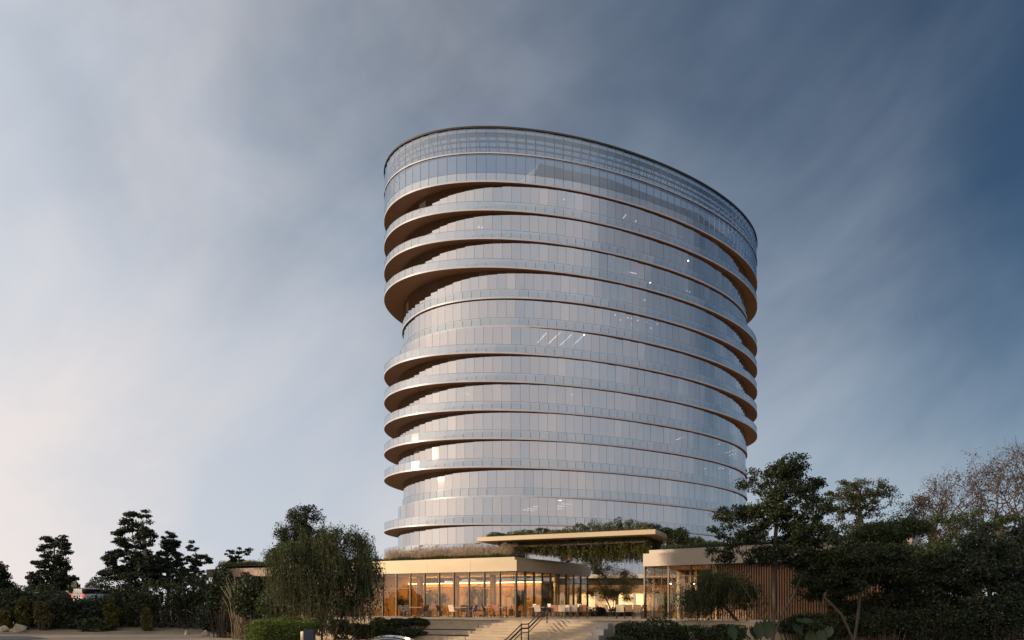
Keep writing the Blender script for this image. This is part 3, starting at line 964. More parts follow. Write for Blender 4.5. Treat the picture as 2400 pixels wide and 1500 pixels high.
def skeleton(rg, stems, targets, r0, bend=.15, lift=.25):
    """stems: polylines from the ground; every target is joined to the nearest suitable node"""
    nodes, par = [], []
    for st in stems:
        prev = -1
        for p in st:
            nodes.append(np.array(p, float)); par.append(prev); prev = len(nodes) - 1
    base = np.array(stems[0][0], float)
    top0 = max(s[-1][2] for s in stems)
    order = np.argsort(np.linalg.norm(targets - np.array(stems[0][-1]), axis=1))
    ends = []
    for ti in order:
        t = targets[ti]
        N = np.array(nodes)
        dv = t - N; dist = np.linalg.norm(dv, axis=1)
        low_pen = np.where(N[:, 2] > t[2] - dist * .15, dist * .6 + .3, 0) + np.where(N[:, 2] < base[2] + (top0 - base[2]) * .3, dist * .8, 0)
        j = int(np.argmin(dist + low_pen))
        p = nodes[j]; L_ = dist[j]; nseg = max(2, min(5, int(L_ / .7) + 1)); prev = j
        bow = rg.normal(0, bend, 3) * L_; bow[2] += lift * L_ * .4
        for q in range(1, nseg + 1):
            f = q / nseg
            pt = p + (t - p) * f + bow * f * (1 - f)
            nodes.append(pt); par.append(prev); prev = len(nodes) - 1
        ends.append(prev)
    cnt = np.zeros(len(nodes))
    for e in ends: cnt[e] += 1
    for i in range(len(nodes) - 1, -1, -1):
        if par[i] >= 0: cnt[par[i]] += cnt[i]
    tot = max(cnt.max(), 1)
    rad = np.maximum(r0 * (np.maximum(cnt, .6) / tot) ** .5, r0 * .035)
    segs = []
    for i in range(len(nodes)):
        if par[i] >= 0:
            ra = rad[par[i]] if cnt[par[i]] < 2.2 * cnt[i] + 2 else rad[i] * 1.15
            segs.append((*nodes[par[i]], *nodes[i], min(ra, rad[i] * 1.5), rad[i]))
    return segs


TREES = []


def tree(name, label, base, blobs, leaves, size, mtl='dark', clumps=60, r0=.2, stems=None, seed=0, flat=.6, clump_r=.8, cat='tree',
         group=None, bark='bark', down=0.0, narrow=.55, shell=.55, bend=.12, twigs=5, spread=1.0):
    """blobs are relative to the base; crown = leaf clumps carried by limbs that reach each clump"""
    rg = np.random.default_rng(seed)
    o = thing(name, label, cat, base, 0, group)
    tg = in_blobs(rg, blobs, clumps, shell)
    H = max(b[2] + b[5] for b in blobs)
    if stems is None:
        cx = np.mean([b[0] for b in blobs]); cy = np.mean([b[1] for b in blobs]); lo = min(b[2] - b[5] for b in blobs)
        hz_ = max(lo, .3)
        stems = [[(0, 0, -.15), (cx * .15 + rg.normal(0, .08), cy * .15, hz_ * .5), (cx * .4, cy * .4, hz_ + .2), (cx * .8 + rg.normal(0, .15), cy * .8, hz_ + (H - hz_) * .45), (cx + rg.normal(0, .2), cy, hz_ + (H - hz_) * .85)]]
    segs = skeleton(rg, stems, tg, r0, bend)
    for c in tg:
        for q in range(twigs):
            d = rg.normal(size=3); d /= np.linalg.norm(d); d[2] *= flat
            e = c + d * clump_r * rg.uniform(.6, 1.1)
            segs.append((*c, *e, r0 * .03, r0 * .012))
    tm = tube_mesh('trunk', segs, 6)
    link('trunk', tm, M[bark], o)
    per = leaves // clumps
    wts = rg.uniform(.55, 1.5, clumps)
    cs = np.repeat(np.arange(clumps), np.maximum(4, (per * wts).astype(int)))
    rad = (clump_r * rg.uniform(.65, 1.35, clumps))[cs]
    off = rg.normal(size=(len(cs), 3)); off *= (rg.uniform(0, 1, len(cs)) ** .45 / np.linalg.norm(off, axis=1))[:, None] * spread
    off[:, 2] *= flat
    pts = tg[cs] + off * rad[:, None]
    if down: pts[:, 2] -= np.abs(rg.normal(0, down, len(cs)))
    link('crown', leaf_mesh('crown', pts, size, rg, down=down, narrow=narrow), LM[mtl], o)
    TREES.append(o)
    return o


def shrub(name, label, base, blobs, leaves, size, mtl='dark', seed=0, cat='shrub', group=None, narrow=.6, tex=.12):
    """a mound of leaves on short stems"""
    rg = np.random.default_rng(seed)
    o = thing(name, label, cat, base, 0, group)
    extra = []
    for b in blobs:
        for q in range(5):
            d = rg.normal(size=3); d /= np.linalg.norm(d); d[2] = abs(d[2]) * .9
            f = rg.uniform(.22, .48)
            extra.append((b[0] + d[0] * b[3] * .85, b[1] + d[1] * b[4] * .85, b[2] + d[2] * b[5] * .85, b[3] * f, b[4] * f, b[5] * f))
    blobs = list(blobs) + extra
    pts = in_blobs(rg, blobs, leaves, .66)
    # lumpy surface
    for _ in range(2):
        k = rg.normal(size=3) * 2.4
        pts += (np.sin(pts @ k)[:, None] * tex) * (pts - np.mean(pts, 0)) / (np.linalg.norm(pts - np.mean(pts, 0), axis=1)[:, None] + .2)
    pts = pts[pts[:, 2] > -.1]
    segs = []
    for b in blobs:
        for q in range(3):
            d = rg.normal(size=3); d /= np.linalg.norm(d)
            e = np.array(b[:3]) + d * np.array(b[3:]) * .75; e[2] = max(e[2], .1)
            s = np.array([b[0] * .6 + rg.normal(0, .1), b[1] * .6 + rg.normal(0, .1), -.1])
            mid = (s + e) / 2 + rg.normal(0, .1, 3)
            segs += [(*s, *mid, .03, .02), (*mid, *e, .02, .008)]
    link('stems', tube_mesh('stems', segs, 5), M['bark'], o)
    link('foliage', leaf_mesh('foliage', pts, size, rg, narrow=narrow), LM[mtl], o)
    return o


def base_at(px, depth, z=None):
    x = (px - 1200) * depth / F
    return (x, depth, ground_z(x, depth) if z is None else z)


def blob(base, px, py, depth_off, wpx, hpx, rd=None):
    """ellipsoid relative to base, from its middle and half sizes in photograph pixels"""
    d = base[1] + depth_off; k = d / F
    return ((px - 1200) * k - base[0], depth_off, EYE + (HORIZON - py) * k - base[2], wpx * k, (rd if rd else wpx * k), hpx * k)


# ------------------------------------------------------------------ trees on the left
def ltree(name, label, bx, d, bl, leaves, size, seed, mtl='conifer', **kw):
    b = base_at(bx, d); kw['clump_r'] = kw.get('clump_r', .8) * .68; kw.setdefault('flat', .45); kw['clumps'] = int(kw.get('clumps', 60) * 2.1); leaves = int(leaves * 1.9)
    return tree(name, label, b, [blob(b, *q) for q in bl], leaves, size, mtl, seed=seed, **kw)


G1 = 'dark trees along the left edge'
ltree('conifer_tree', 'dark conifer cut off by the left edge of the view', -12, 84, [(-14, 1345, 0, 26, 36), (-8, 1390, 0, 38, 36)], 7000, .26, 11, clumps=70, clump_r=1.0, r0=.2, group=G1)
ltree('twin_top_tree', 'dark twin-topped evergreen standing left of the white car', 125, 86,
      [(110, 1283, 0, 16, 28), (146, 1283, 0, 15, 28), (112, 1325, 0, 28, 24), (142, 1325, 0, 20, 26), (120, 1358, 0, 48, 26)], 9500, .26, 12, clumps=88, clump_r=.75, r0=.24, group=G1)
ltree('tall_evergreen', 'tallest dark layered evergreen on the left with pale curved trunk', 335, 80,
      [(303, 1222, 0, 20, 24), (334, 1216, 0, 20, 25), (298, 1262, 0, 30, 26), (338, 1262, 0, 26, 28), (290, 1312, 0, 44, 26), (345, 1315, 0, 36, 30), (270, 1345, 0, 34, 14), (330, 1355, 0, 50, 22)], 15000, .24, 13,
      clumps=140, clump_r=.75, r0=.30, bark='bark_pale', group=G1,
      stems=[[(0, 0, -.1), (-.1, 0, 1.2), (.35, 0, 3.0), (.3, 0, 6), (.15, 0, 9), (-.05, 0, 11.2)], [(.3, 0, 4.5), (-.6, 0, 7), (-1.3, 0, 10.8)]])
ltree('slim_evergreen', 'slimmer dark evergreen just right of the tallest one', 395, 82,
      [(398, 1268, 0, 17, 22), (392, 1310, 0, 30, 28), (398, 1352, 0, 42, 28)], 8500, .24, 14, clumps=80, clump_r=.7, r0=.2, group=G1)
ltree('open_tree', 'thin open tree with sparse leaf clumps against the sky', 452, 84,
      [(452, 1285, 0, 9, 18), (440, 1322, 0, 22, 20), (472, 1312, 0, 22, 14), (455, 1352, 0, 34, 22)], 3600, .24, 15, clumps=52, clump_r=.5, r0=.16, group=G1)
ltree('sparse_tree', 'small sparse tree rising above the far left roof edge', 560, 86,
      [(545, 1302, 0, 18, 14), (575, 1292, 0, 20, 12), (558, 1335, 0, 36, 26)], 2600, .24, 16, clumps=44, clump_r=.5, r0=.15, group=G1)
ltree('broad_tree', 'big dark pyramidal tree behind the willow', 705, 74,
      [(700, 1212, 0, 22, 24), (735, 1208, 0, 18, 26), (690, 1255, 0, 40, 28), (735, 1262, 0, 38, 32), (690, 1305, 0, 64, 34), (745, 1315, 0, 60, 38)], 17000, .20, 17, clumps=130, clump_r=1.15, flat=.8, r0=.32, mtl='dark', group=G1)

# dark under-storey on the bank
G2 = 'shrubs on the bank at the left'
under = [
    (30, 78, 60, 48, 1425, 'dark', 'dark shrub at the far left edge'), (95, 79, 62, 56, 1420, 'dark', 'wide dark shrub under the twin-topped evergreen'),
    (165, 77, 52, 45, 1440, 'dark', 'rounded dark shrub in front of the white car'), (230, 78, 55, 44, 1438, 'conifer', 'dark bush right of the white car'),
    (300, 79, 58, 60, 1425, 'dark', 'dark bush left of the pale trunk'), (385, 78, 62, 62, 1415, 'dark', 'large dark bush right of the pale trunk'),
    (455, 77, 48, 66, 1405, 'dark', 'tall dark bush beside the bamboo'), (520, 74, 46, 40, 1446, 'conifer', 'round black-green clipped bush left of the bamboo'),
    (595, 57, 44, 56, 1402, 'dark', 'dark shrub in front of the dark wing of the left pavilion'), (655, 52, 50, 46, 1412, 'mid', 'loose shrub between the bamboo and the willow'), (522, 63, 34, 50, 1392, 'dark', 'upright dark shrub behind the bamboo'),
    (270, 88, 60, 40, 1385, 'conifer', 'dark hedge bush behind the white car'), (20, 92, 60, 34, 1400, 'conifer', 'dim bush on the bank by the left conifer')]
for i, (px, d, w, h, cy, mt, lb) in enumerate(under):
    b = base_at(px, d)
    shrub('dark_shrub', lb, b, [blob(b, px, cy, 0, w, h), blob(b, px - w * .5, cy + 14, .8, w * .6, h * .7), blob(b, px + w * .5, cy + 10, -.6, w * .6, h * .75)], 4200, .27, mt, 40 + i, group=G2)
for i, (px, d, w, h, cy, mt, lb) in enumerate([
        (52, 75.5, 16, 40, 1438, 'yellow', 'yellow-green upright shrub catching the light at left'), (100, 75.2, 20, 34, 1440, 'olive', 'ochre-leaved shrub under the twin-topped evergreen'),
        (262, 75.0, 14, 42, 1440, 'yellow', 'slim yellow-green shrub left of the pale trunk'), (345, 74.6, 13, 30, 1452, 'olive', 'small ochre shrub at the foot of the pale trunk'),
        (215, 74.4, 36, 20, 1466, 'mid', 'low grey-green mound beside the gravel path'), (8, 74.8, 14, 26, 1452, 'yellow', 'bright yellow-green shrub on the left edge')]):
    b = base_at(px, d)
    shrub('lit_shrub', lb, b, [blob(b, px, cy, 0, w, h), blob(b, px + w * .4, cy + h * .4, -.3, w * .8, h * .5)], 1500, .22, mt, 60 + i, group=G2)

# ------------------------------------------------------------------ willow in front of the left pavilion
def willow(name, label, base, dome, strands, size, seed, mtl, stems, r0, lean=(0, 0), bark='bark', fall=(1.0, 3.2), per=26):
    rg = np.random.default_rng(seed)
    o = thing(name, label, 'tree', base)
    tg = in_blobs(rg, dome, 70, .5)
    segs = skeleton(rg, stems, tg, r0, .1, .5)
    pts, dirs = [], []
    for i in range(strands):
        c = tg[rg.integers(len(tg))] + rg.normal(0, .25, 3)
        ang = rg.uniform(0, 2 * math.pi); out = rg.uniform(.3, 1.1)
        v = np.array([math.cos(ang) * out + lean[0], math.sin(ang) * out + lean[1], rg.uniform(.1, .6)])
        L_ = rg.uniform(*fall); n = 9; p = c.copy(); prev = p.copy()
        for q in range(n):
            p = p + v * (L_ / n); v = v * .80 + np.array([0, 0, -.42])
            segs.append((*prev, *p, .006, .005)); 
            for z_ in range(max(1, per // n)):
                pts.append(prev + (p - prev) * rg.uniform() + rg.normal(0, .09, 3))
            prev = p.copy()
    link('trunk', tube_mesh('trunk', segs, 5), M[bark], o)
    pts = np.array(pts); pts = pts[pts[:, 2] > .15]
    link('crown', leaf_mesh('crown', pts, size, rg, down=.8, narrow=.42, upbias=0), LM[mtl], o)
    return o


wb = (base_at(755, 40)[0], 40.0, -1.2)
willow('willow_tree', 'large drooping willow in front of the left pavilion', wb,
       [blob(wb, 735, 1312, 0, 96, 58, 2.2), blob(wb, 700, 1360, 0, 80, 50, 2.0), blob(wb, 800, 1296, .3, 62, 58, 1.6), blob(wb, 846, 1300, .2, 40, 36, 1.0), blob(wb, 690, 1325, .2, 60, 40, 1.4), blob(wb, 770, 1380, -.4, 90, 45, 1.8)],
       2700, .13, 21, 'willow', [[(0, 0, -.6), (-.02, 0, .9), (.12, 0, 1.5), (.3, .1, 2.7)], [(-.02, 0, .9), (-.5, .1, 1.9), (-.9, .1, 3.0)], [(.5, .1, -.4), (.9, 0, .9), (1.4, 0, 2.2)], [(-.4, 0, -.4), (-1.6, 0, 1.2), (-2.0, 0, 1.6)]],
       .13, lean=(.4, 0), fall=(.5, 2.3), per=20)
wb2 = (base_at(1752, 38)[0], 38.0, -1.2)
willow('feathery_tree', 'small feathery drooping tree in front of the timber slat wall', wb2,
       [blob(wb2, 1672, 1372, 0, 66, 30, 1.2), blob(wb2, 1640, 1400, 0, 44, 28, 1.0), blob(wb2, 1725, 1385, 0, 52, 32, 1.1)],
       800, .11, 22, 'willow', [[(0, 0, -.6), (-.1, 0, .4), (-.5, 0, 1.2), (-1.2, 0, 2.0)], [(-.1, 0, .4), (.0, 0, 1.6), (-.2, 0, 2.3)]], .085, lean=(-.3, 0), fall=(.4, 1.2), per=22)

# ------------------------------------------------------------------ trees on the right
tb = (base_at(1812, 33)[0], 33.0, GZ + .2)
tree('layered_tree', 'tall dark multi-stemmed tree in front of the right pavilion', tb,
     [blob(tb, *q) for q in [(1860, 1092, 0, 34, 26, 1.0), (1830, 1112, .2, 46, 24, 1.1), (1905, 1135, 0, 34, 22, .9), (1765, 1128, 0, 34, 20, .9), (1850, 1160, 0, 86, 26, 1.5),
                             (1730, 1205, 0, 56, 18, 1.1), (1890, 1200, 0, 60, 24, 1.3), (1800, 1205, .4, 70, 26, 1.4), (1700, 1240, 0, 34, 14, .8), (1820, 1250, .3, 96, 28, 1.5),
                             (1905, 1258, -.2, 60, 30, 1.2), (1740, 1262, 0, 60, 18, 1.1), (1690, 1298, -.4, 46, 16, .8), (1830, 1300, .2, 90, 26, 1.4), (1900, 1315, 0, 60, 22, 1.1)]],
     38000, .12, 'dark', clumps=400, r0=.09, seed=31, clump_r=.36, flat=.6, bark='bark', shell=.2, bend=.1,
     stems=[[(0, 0, -.3), (-.02, 0, 1.3), (.05, 0, 2.5), (.02, 0, 4.5), (.25, .1, 7.0), (.55, .1, 9.3)], [(-.02, 0, 1.3), (-.35, 0, 2.3), (-.9, .1, 3.6), (-1.5, .1, 5.0), (-1.9, .1, 6.4)],
            [(-.02, 0, 1.0), (.45, 0, 2.2), (.95, 0, 3.0), (1.5, 0, 4.3), (1.8, 0, 6.4)], [(-.03, 0, .9), (-.5, .1, 2.0), (-1.2, .1, 3.2), (-2.2, .1, 4.5)]])
tb = (base_at(2005, 32)[0], 32.0, GZ + .2)
tree('low_spreading_tree', 'low dark spreading tree with pale forked stems at lower right', tb,
     [blob(tb, *q) for q in [(1990, 1305, 0, 60, 24, 1.0), (2060, 1300, 0, 56, 26, 1.0), (1935, 1345, 0, 52, 22, .9), (2030, 1345, .2, 76, 24, 1.2), (2090, 1350, 0, 46, 26, .9), (1975, 1372, 0, 54, 16, .9)]],
     24000, .12, 'dark', clumps=220, r0=.07, seed=32, clump_r=.36, flat=.55, bark='bark', shell=.35,
     stems=[[(0, 0, -.3), (-.15, 0, 1.1), (-.6, 0, 2.1), (-1.4, 0, 2.9)], [(-.1, 0, .8), (.1, 0, 1.9), (.2, 0, 3.0), (.6, .1, 3.9)], [(.1, 0, .6), (.7, 0, 1.5), (1.2, 0, 2.3)]])

tb = (base_at(1925, 36)[0], 36.0, GZ + .4)
tree('loose_tree', 'loose dim tree between the tall tree and the low spreading tree', tb, [blob(tb, *q) for q in [(1925, 1335, 0, 46, 34, .9), (1895, 1375, 0, 40, 28, .8), (1950, 1385, 0, 40, 28, .8)]], 12000, .11, 'mid', clumps=110, r0=.06, seed=35, clump_r=.36, flat=.8)
G3 = 'dark trees on the right'


def rtree(name, label, bx, d, bl, leaves, size, seed, mtl='dark', **kw):
    b = base_at(bx, d)
    kw.setdefault('group', G3)
    return tree(name, label, b, [blob(b, *q) for q in bl], leaves, size, mtl, seed=seed, **kw)


rtree('round_tree', 'dark round-headed tree on its own stem against the evening sky', 2022, 72,
      [(2015, 1150, 0, 74, 26), (1975, 1180, 0, 46, 22), (2055, 1172, 0, 50, 24), (1960, 1205, 0, 34, 18), (2010, 1205, 0, 46, 14), (2080, 1200, 0, 34, 14), (2000, 1250, 0, 70, 30)], 11000, .20, 51, clumps=190, clump_r=.6, r0=.3)
rtree('roofline_tree', 'bushy tree with ochre-lit leaves just above the right roof', 2090, 36,
      [(1990, 1262, 0, 50, 20), (2060, 1258, 0, 60, 26), (2110, 1240, 0, 50, 26), (2060, 1300, 0, 90, 26)], 16000, .12, 52, 'mid', clumps=110, clump_r=.5, r0=.1)
for i, (bx, d, bl, lb, mt, nl) in enumerate([
        (2190, 34, [(2185, 1312, 0, 60, 34), (2150, 1350, 0, 60, 36), (2230, 1340, 0, 70, 50), (2180, 1400, 0, 80, 50)], 'dark bushy tree right of the low spreading tree', 'mid', 22000),
        (2330, 32, [(2310, 1272, 0, 52, 40), (2370, 1345, 0, 70, 60), (2270, 1340, 0, 70, 50), (2320, 1420, 0, 90, 60)], 'nearly black dense tree towards the right edge', 'conifer', 22000),
        (2415, 36, [(2420, 1275, 0, 50, 50), (2410, 1340, 0, 70, 80)], 'black evergreen cut off by the right edge', 'conifer', 14000),
        (2260, 50, [(2150, 1238, 0, 44, 18), (2215, 1228, 0, 50, 20), (2300, 1222, 0, 50, 26), (2270, 1290, 0, 110, 44), (2390, 1235, 0, 40, 30)], 'dark mass of leaves below the bare trees', 'mid', 20000),
        (2110, 33, [(2110, 1345, 0, 55, 40), (2150, 1390, 0, 60, 50), (2090, 1420, 0, 60, 40)], 'dim shrubby tree in front of the slat wall end', 'dark', 14000)]):
    rtree('dark_tree', lb, bx, d, bl, nl, .13, 70 + i, mt, clumps=210, clump_r=.5, r0=.10)


def bare_tree(name, label, base, height, spread, seed, levels=6, r0=.22):
    rg = np.random.default_rng(seed)
    o = thing(name, label, 'tree', base, 0, 'bare winter trees at the right')
    segs, tips = [], []

    def grow(p, d, L_, r, lv):
        n = 3
        for q in range(n):
            d = d + rg.normal(0, .16, 3); d[2] += .05; d /= np.linalg.norm(d)
            e = p + d * L_ / n
            segs.append((*p, *e, r * (1 - .25 * q / n), r * (1 - .25 * (q + 1) / n))); p = e
            if lv <= 2 and rg.random() < .8: tips.append(p)
        if lv == 0: tips.append(p); return
        for c in range(rg.choice([2, 3, 3])):
            v = d + rg.normal(0, .55 * spread, 3); v[2] += .12; v /= np.linalg.norm(v)
            grow(p, v, L_ * rg.uniform(.62, .84), r * .62, lv - 1)
    grow(np.array([0, 0, -.1]), np.array([0, 0, 1.0]), height * .27, r0, levels)
    link('trunk', tube_mesh('trunk', segs, 4), M['twig'], o)
    tips = np.array(tips)
    tips = tips[rg.random(len(tips)) < np.clip(1.0 - tips[:, 2] / tips[:, 2].max() * 1.05, .0, .6)]
    tips = np.repeat(tips, 4, 0)
    link('crown', leaf_mesh('crown', tips + rg.normal(0, .2, tips.shape), .2, rg), LM['brown'], o)
    return o


bare_tree('bare_tree', 'largest bare brown tree against the sky at the right', base_at(2295, 72), 20.5, 1.0, 81, 7, r0=.3)
bare_tree('bare_tree', 'bare tree with brown leaves left of the largest one', base_at(2205, 76), 18.0, .9, 82, 7)
bare_tree('bare_tree', 'bare tree leaning out of the right edge', base_at(2385, 70), 19.5, 1.1, 83, 7)
bare_tree('bare_tree', 'small pale bare tree behind the round-headed tree', base_at(2125, 84), 15.5, .9, 84, 6, .2)
# ================================================================== planting round the terrace
def mound(name, label, l, d, z, bl, leaves, size, mtl, seed, group=None):
    x, y = T(l, d)
    return shrub(name, label, (x, y, z), bl, leaves, size, mtl, seed, group=group)


GB = 'ground-cover shrubs beside the steps'
for i, (px, d, w, h, cy, z, mt, lb, n) in enumerate([
        (1500, 37.2, 58, 24, 1480, GZ + .3, 'dark', 'dark spreading ground cover right of the steps', 7000), (1545, 36.2, 60, 30, 1482, GZ + .3, 'dark', 'dark ground cover below the glass corner of the right pavilion', 7000),
        (1462, 36.2, 44, 14, 1502, GZ + .1, 'dark', 'low dark shrub creeping over the right end of the steps', 4500), (1625, 36.0, 55, 26, 1486, GZ + .2, 'mid', 'dark shrub under the feathery drooping tree', 6000),
        (1690, 34.5, 50, 24, 1484, GZ + .2, 'dark', 'dark undergrowth left of the tall multi-stemmed tree', 5000), (1890, 35.0, 70, 26, 1462, GZ + .4, 'dark', 'undergrowth along the foot of the slat wall', 6000),
        (1960, 33.0, 60, 22, 1470, GZ + .3, 'mid', 'fine-leaved undergrowth left of the pale forked stems', 5500), (2080, 32.0, 70, 36, 1462, GZ + .2, 'dark', 'dark undergrowth right of the pale forked stems', 6000),
        (2190, 31.5, 80, 44, 1462, GZ + .2, 'dark', 'broad black shrub at lower right', 6500), (2330, 31.0, 90, 50, 1460, GZ + .2, 'conifer', 'black shrub in the lower right corner', 6500),
        (2000, 35.5, 60, 24, 1425, GZ + .8, 'dark', 'dim shrub rising in front of the slats', 5000)]):
    b = (base_at(px, d)[0], d, z)
    shrub('ground_cover', lb, b, [blob(b, px, cy, 0, w, h, 1.0), blob(b, px - w * .6, cy + 8, .3, w * .5, h * .8, .8), blob(b, px + w * .6, cy + 6, -.2, w * .5, h * .8, .8)], n, .10, mt, 100 + i, group=GB)
for i, (px, d, w, h, cy, z, mt, lb, n) in enumerate([
        (965, 43.6, 44, 11, 1457, -.5, 'dark', 'dark trailing shrub on the upper seating tier', 5500), (905, 44.0, 42, 13, 1462, -.6, 'dark', 'dark trailing shrub left end of the seating tiers', 5500),
        (945, 41.8, 46, 7, 1481, -.9, 'dark', 'low dark plants on the middle seating tier', 3500), (870, 41.6, 40, 14, 1478, -1.0, 'mid', 'leafy shrub at the foot of the willow', 4500),
        (820, 41.0, 44, 18, 1474, -1.0, 'mid', 'mixed shrub under the drooping willow strands', 5000), (770, 44.5, 50, 14, 1460, -.9, 'dark', 'dark hedge along the terrace wall behind the willow', 5500), (690, 39.5, 44, 24, 1484, -1.4, 'brown', 'brownish dry shrub between hedge and willow', 4000)]):
    b = (base_at(px, d)[0], d, z)
    shrub('ground_cover', lb, b, [blob(b, px, cy, 0, w, h, .5), blob(b, px - w * .6, cy + 4, .2, w * .5, h * .8, .5), blob(b, px + w * .6, cy + 3, -.1, w * .5, h * .75, .5)], n, .10, mt, 130 + i, group=GB)
hb = (base_at(640, 37)[0], 37.0, GZ)
shrub('clipped_hedge', 'bright green rounded hedge in the sun at lower left', hb, [blob(hb, 650, 1482, 0, 70, 34, 1.1), blob(hb, 612, 1492, -.4, 42, 36, .9), blob(hb, 690, 1474, .4, 50, 28, 1.0)], 26000, .075, 'hedge', 150, cat='hedge', tex=.12)

# bamboo stand
bb = (base_at(570, 60)[0], 60.0, ground_z(-22, 60))
bam = thing('bamboo_clump', 'tall clump of pale bamboo canes left of the hedge', 'bamboo', bb)
rgb = np.random.default_rng(5)
M['cane'] = mat('bamboo_cane', (.20, .16, .10), (.32, .26, .17), scale=4, rough=.6)
tips = []
for i in range(46):
    x, y = rgb.normal(0, .55), rgb.normal(0, .5); h = rgb.uniform(3.2, 5.6); lx = rgb.normal(0, .5) + x * .5
    p = [(x, y, -.1), (x + lx * .15, y, h * .4), (x + lx * .45, y, h * .75), (x + lx, y, h)]
    tips += [(x + lx * f, y, h * (.55 + .45 * f)) for f in (.3, .6, 1.0)]
    m = MB(); m.tube(p, [.03, .026, .02, .008], 5); m.build('cane', M['cane'], bam, smooth=True)
tp = np.repeat(np.array(tips), 14, 0); tp = tp + rgb.normal(0, .28, tp.shape)
link('leaves', leaf_mesh('leaves', tp, .16, rgb, down=.6, narrow=.3), LM['mid'], bam)

# boulders and low stones by the path
M['boulder'] = mat('boulder', (.30, .25, .18), (.44, .37, .28), scale=2.5, rough=.9, bump=.5, bump_scale=6)


def boulder(label, px, py, d, w, h, seed):
    b = base_at(px, d); rg2 = random.Random(seed)
    import bmesh
    bm = bmesh.new()
    for _ in range(26):
        v = Vector((rg2.gauss(0, 1), rg2.gauss(0, 1), rg2.gauss(0, 1))).normalized() * rg2.uniform(.8, 1.05)
        bm.verts.new((v.x * w, v.y * w * .8, max(-.35, v.z) * h))
    bmesh.ops.convex_hull(bm, input=bm.verts)
    bmesh.ops.bevel(bm, geom=bm.edges[:], offset=.05 * w, segments=1, affect='EDGES')
    me = bpy.data.meshes.new('boulder'); bm.to_mesh(me); bm.free()
    o = link('boulder', me, M['boulder'], None, (b[0], b[1], b[2] + h * .25))
    tag(o, label, 'boulder', 'pale boulders along the path')


boulder('pale boulder at the left edge beside the drive', 6, 1478, 73.5, .75, .55, 1)
boulder('sunlit angular boulder right of the yellow shrub', 47, 1474, 73.2, .80, .75, 2)
boulder('small boulder between the two larger ones', 27, 1484, 73.6, .35, .25, 3)
boulder('pale block stone at the foot of the slim evergreen', 437, 1478, 69, .35, .45, 4)
boulder('pale stone left of the round black-green bush', 482, 1480, 66, .42, .5, 5)
boulder('tan stone right of the round black-green bush', 532, 1474, 63, .5, .55, 6)

# marker post
mp_ = wthing('marker_post', 'square entrance marker post with pale left face and dark blue front', 'post', (*(at(722, 1490, 34).xy), GZ))
M['navy'] = mat('navy_enamel', (.035, .042, .065), (.05, .058, .085), scale=1.5, rough=.35, metal=.2)
c = at(716, 1476, 34)
m = MB(); m.hexa([(c.x - .24, 34, GZ), (c.x - .02, 33.7, GZ), (c.x + .04, 34.2, GZ), (c.x - .18, 34.4, GZ), (c.x - .24, 34, c.z - .08), (c.x - .02, 33.7, c.z - .08), (c.x + .04, 34.2, c.z - .08), (c.x - .18, 34.4, c.z - .08)])
m.build('stone_face', M['stone2'], mp_, bevel=.01)
m = MB(); m.hexa([(c.x - .005, 33.68, GZ), (c.x + .44, 33.75, GZ), (c.x + .44, 34.15, GZ), (c.x + .06, 34.2, GZ), (c.x - .005, 33.68, c.z), (c.x + .44, 33.75, c.z), (c.x + .44, 34.15, c.z), (c.x + .06, 34.2, c.z)])
m.build('post_body', M['navy'], mp_, bevel=.012)

# ================================================================== roof planting
def grass(name, label, pts_fn, n, h, mtl, seed, w=.012, kind='stuff', lean=.25, z0=0.0):
    rg = np.random.default_rng(seed)
    p = pts_fn(rg, n)
    hh = h * rg.uniform(.5, 1.15, n) * (.78 + .30 * np.sin(p[:, 0] * 2.1 + seed) * np.cos(p[:, 1] * 1.7 + p[:, 0] * .6))
    ln = rg.normal(0, lean, (n, 2)) * hh[:, None]
    a = rg.uniform(0, math.pi, n); wv = np.c_[np.cos(a), np.sin(a), np.zeros(n)] * w
    top = p + np.c_[ln, hh]; mid = p + np.c_[ln * .35, hh * .6]
    v = np.stack([p - wv, p + wv, mid + wv * .8, mid - wv * .8, mid - wv * .8, mid + wv * .8, top + wv * .3, top - wv * .3], 1).reshape(-1, 3)
    i = np.arange(n)[:, None] * 8
    q = np.concatenate([i + [[0, 1, 2, 3]], i + [[4, 5, 6, 7]]], 0)
    o = link(name, np_mesh(name, v, q), LM[mtl])
    tag(o, label, 'grass', kind=kind)
    return o, top


def lp_pts(t0, t1, s0, s1, z):
    def f(rg, n):
        t, s = rg.uniform(t0, t1, n), rg.uniform(s0, s1, n)
        return np.c_[P0.x + U.x * t + V.x * s, P0.y + U.y * t + V.y * s, np.full(n, z)]
    return f


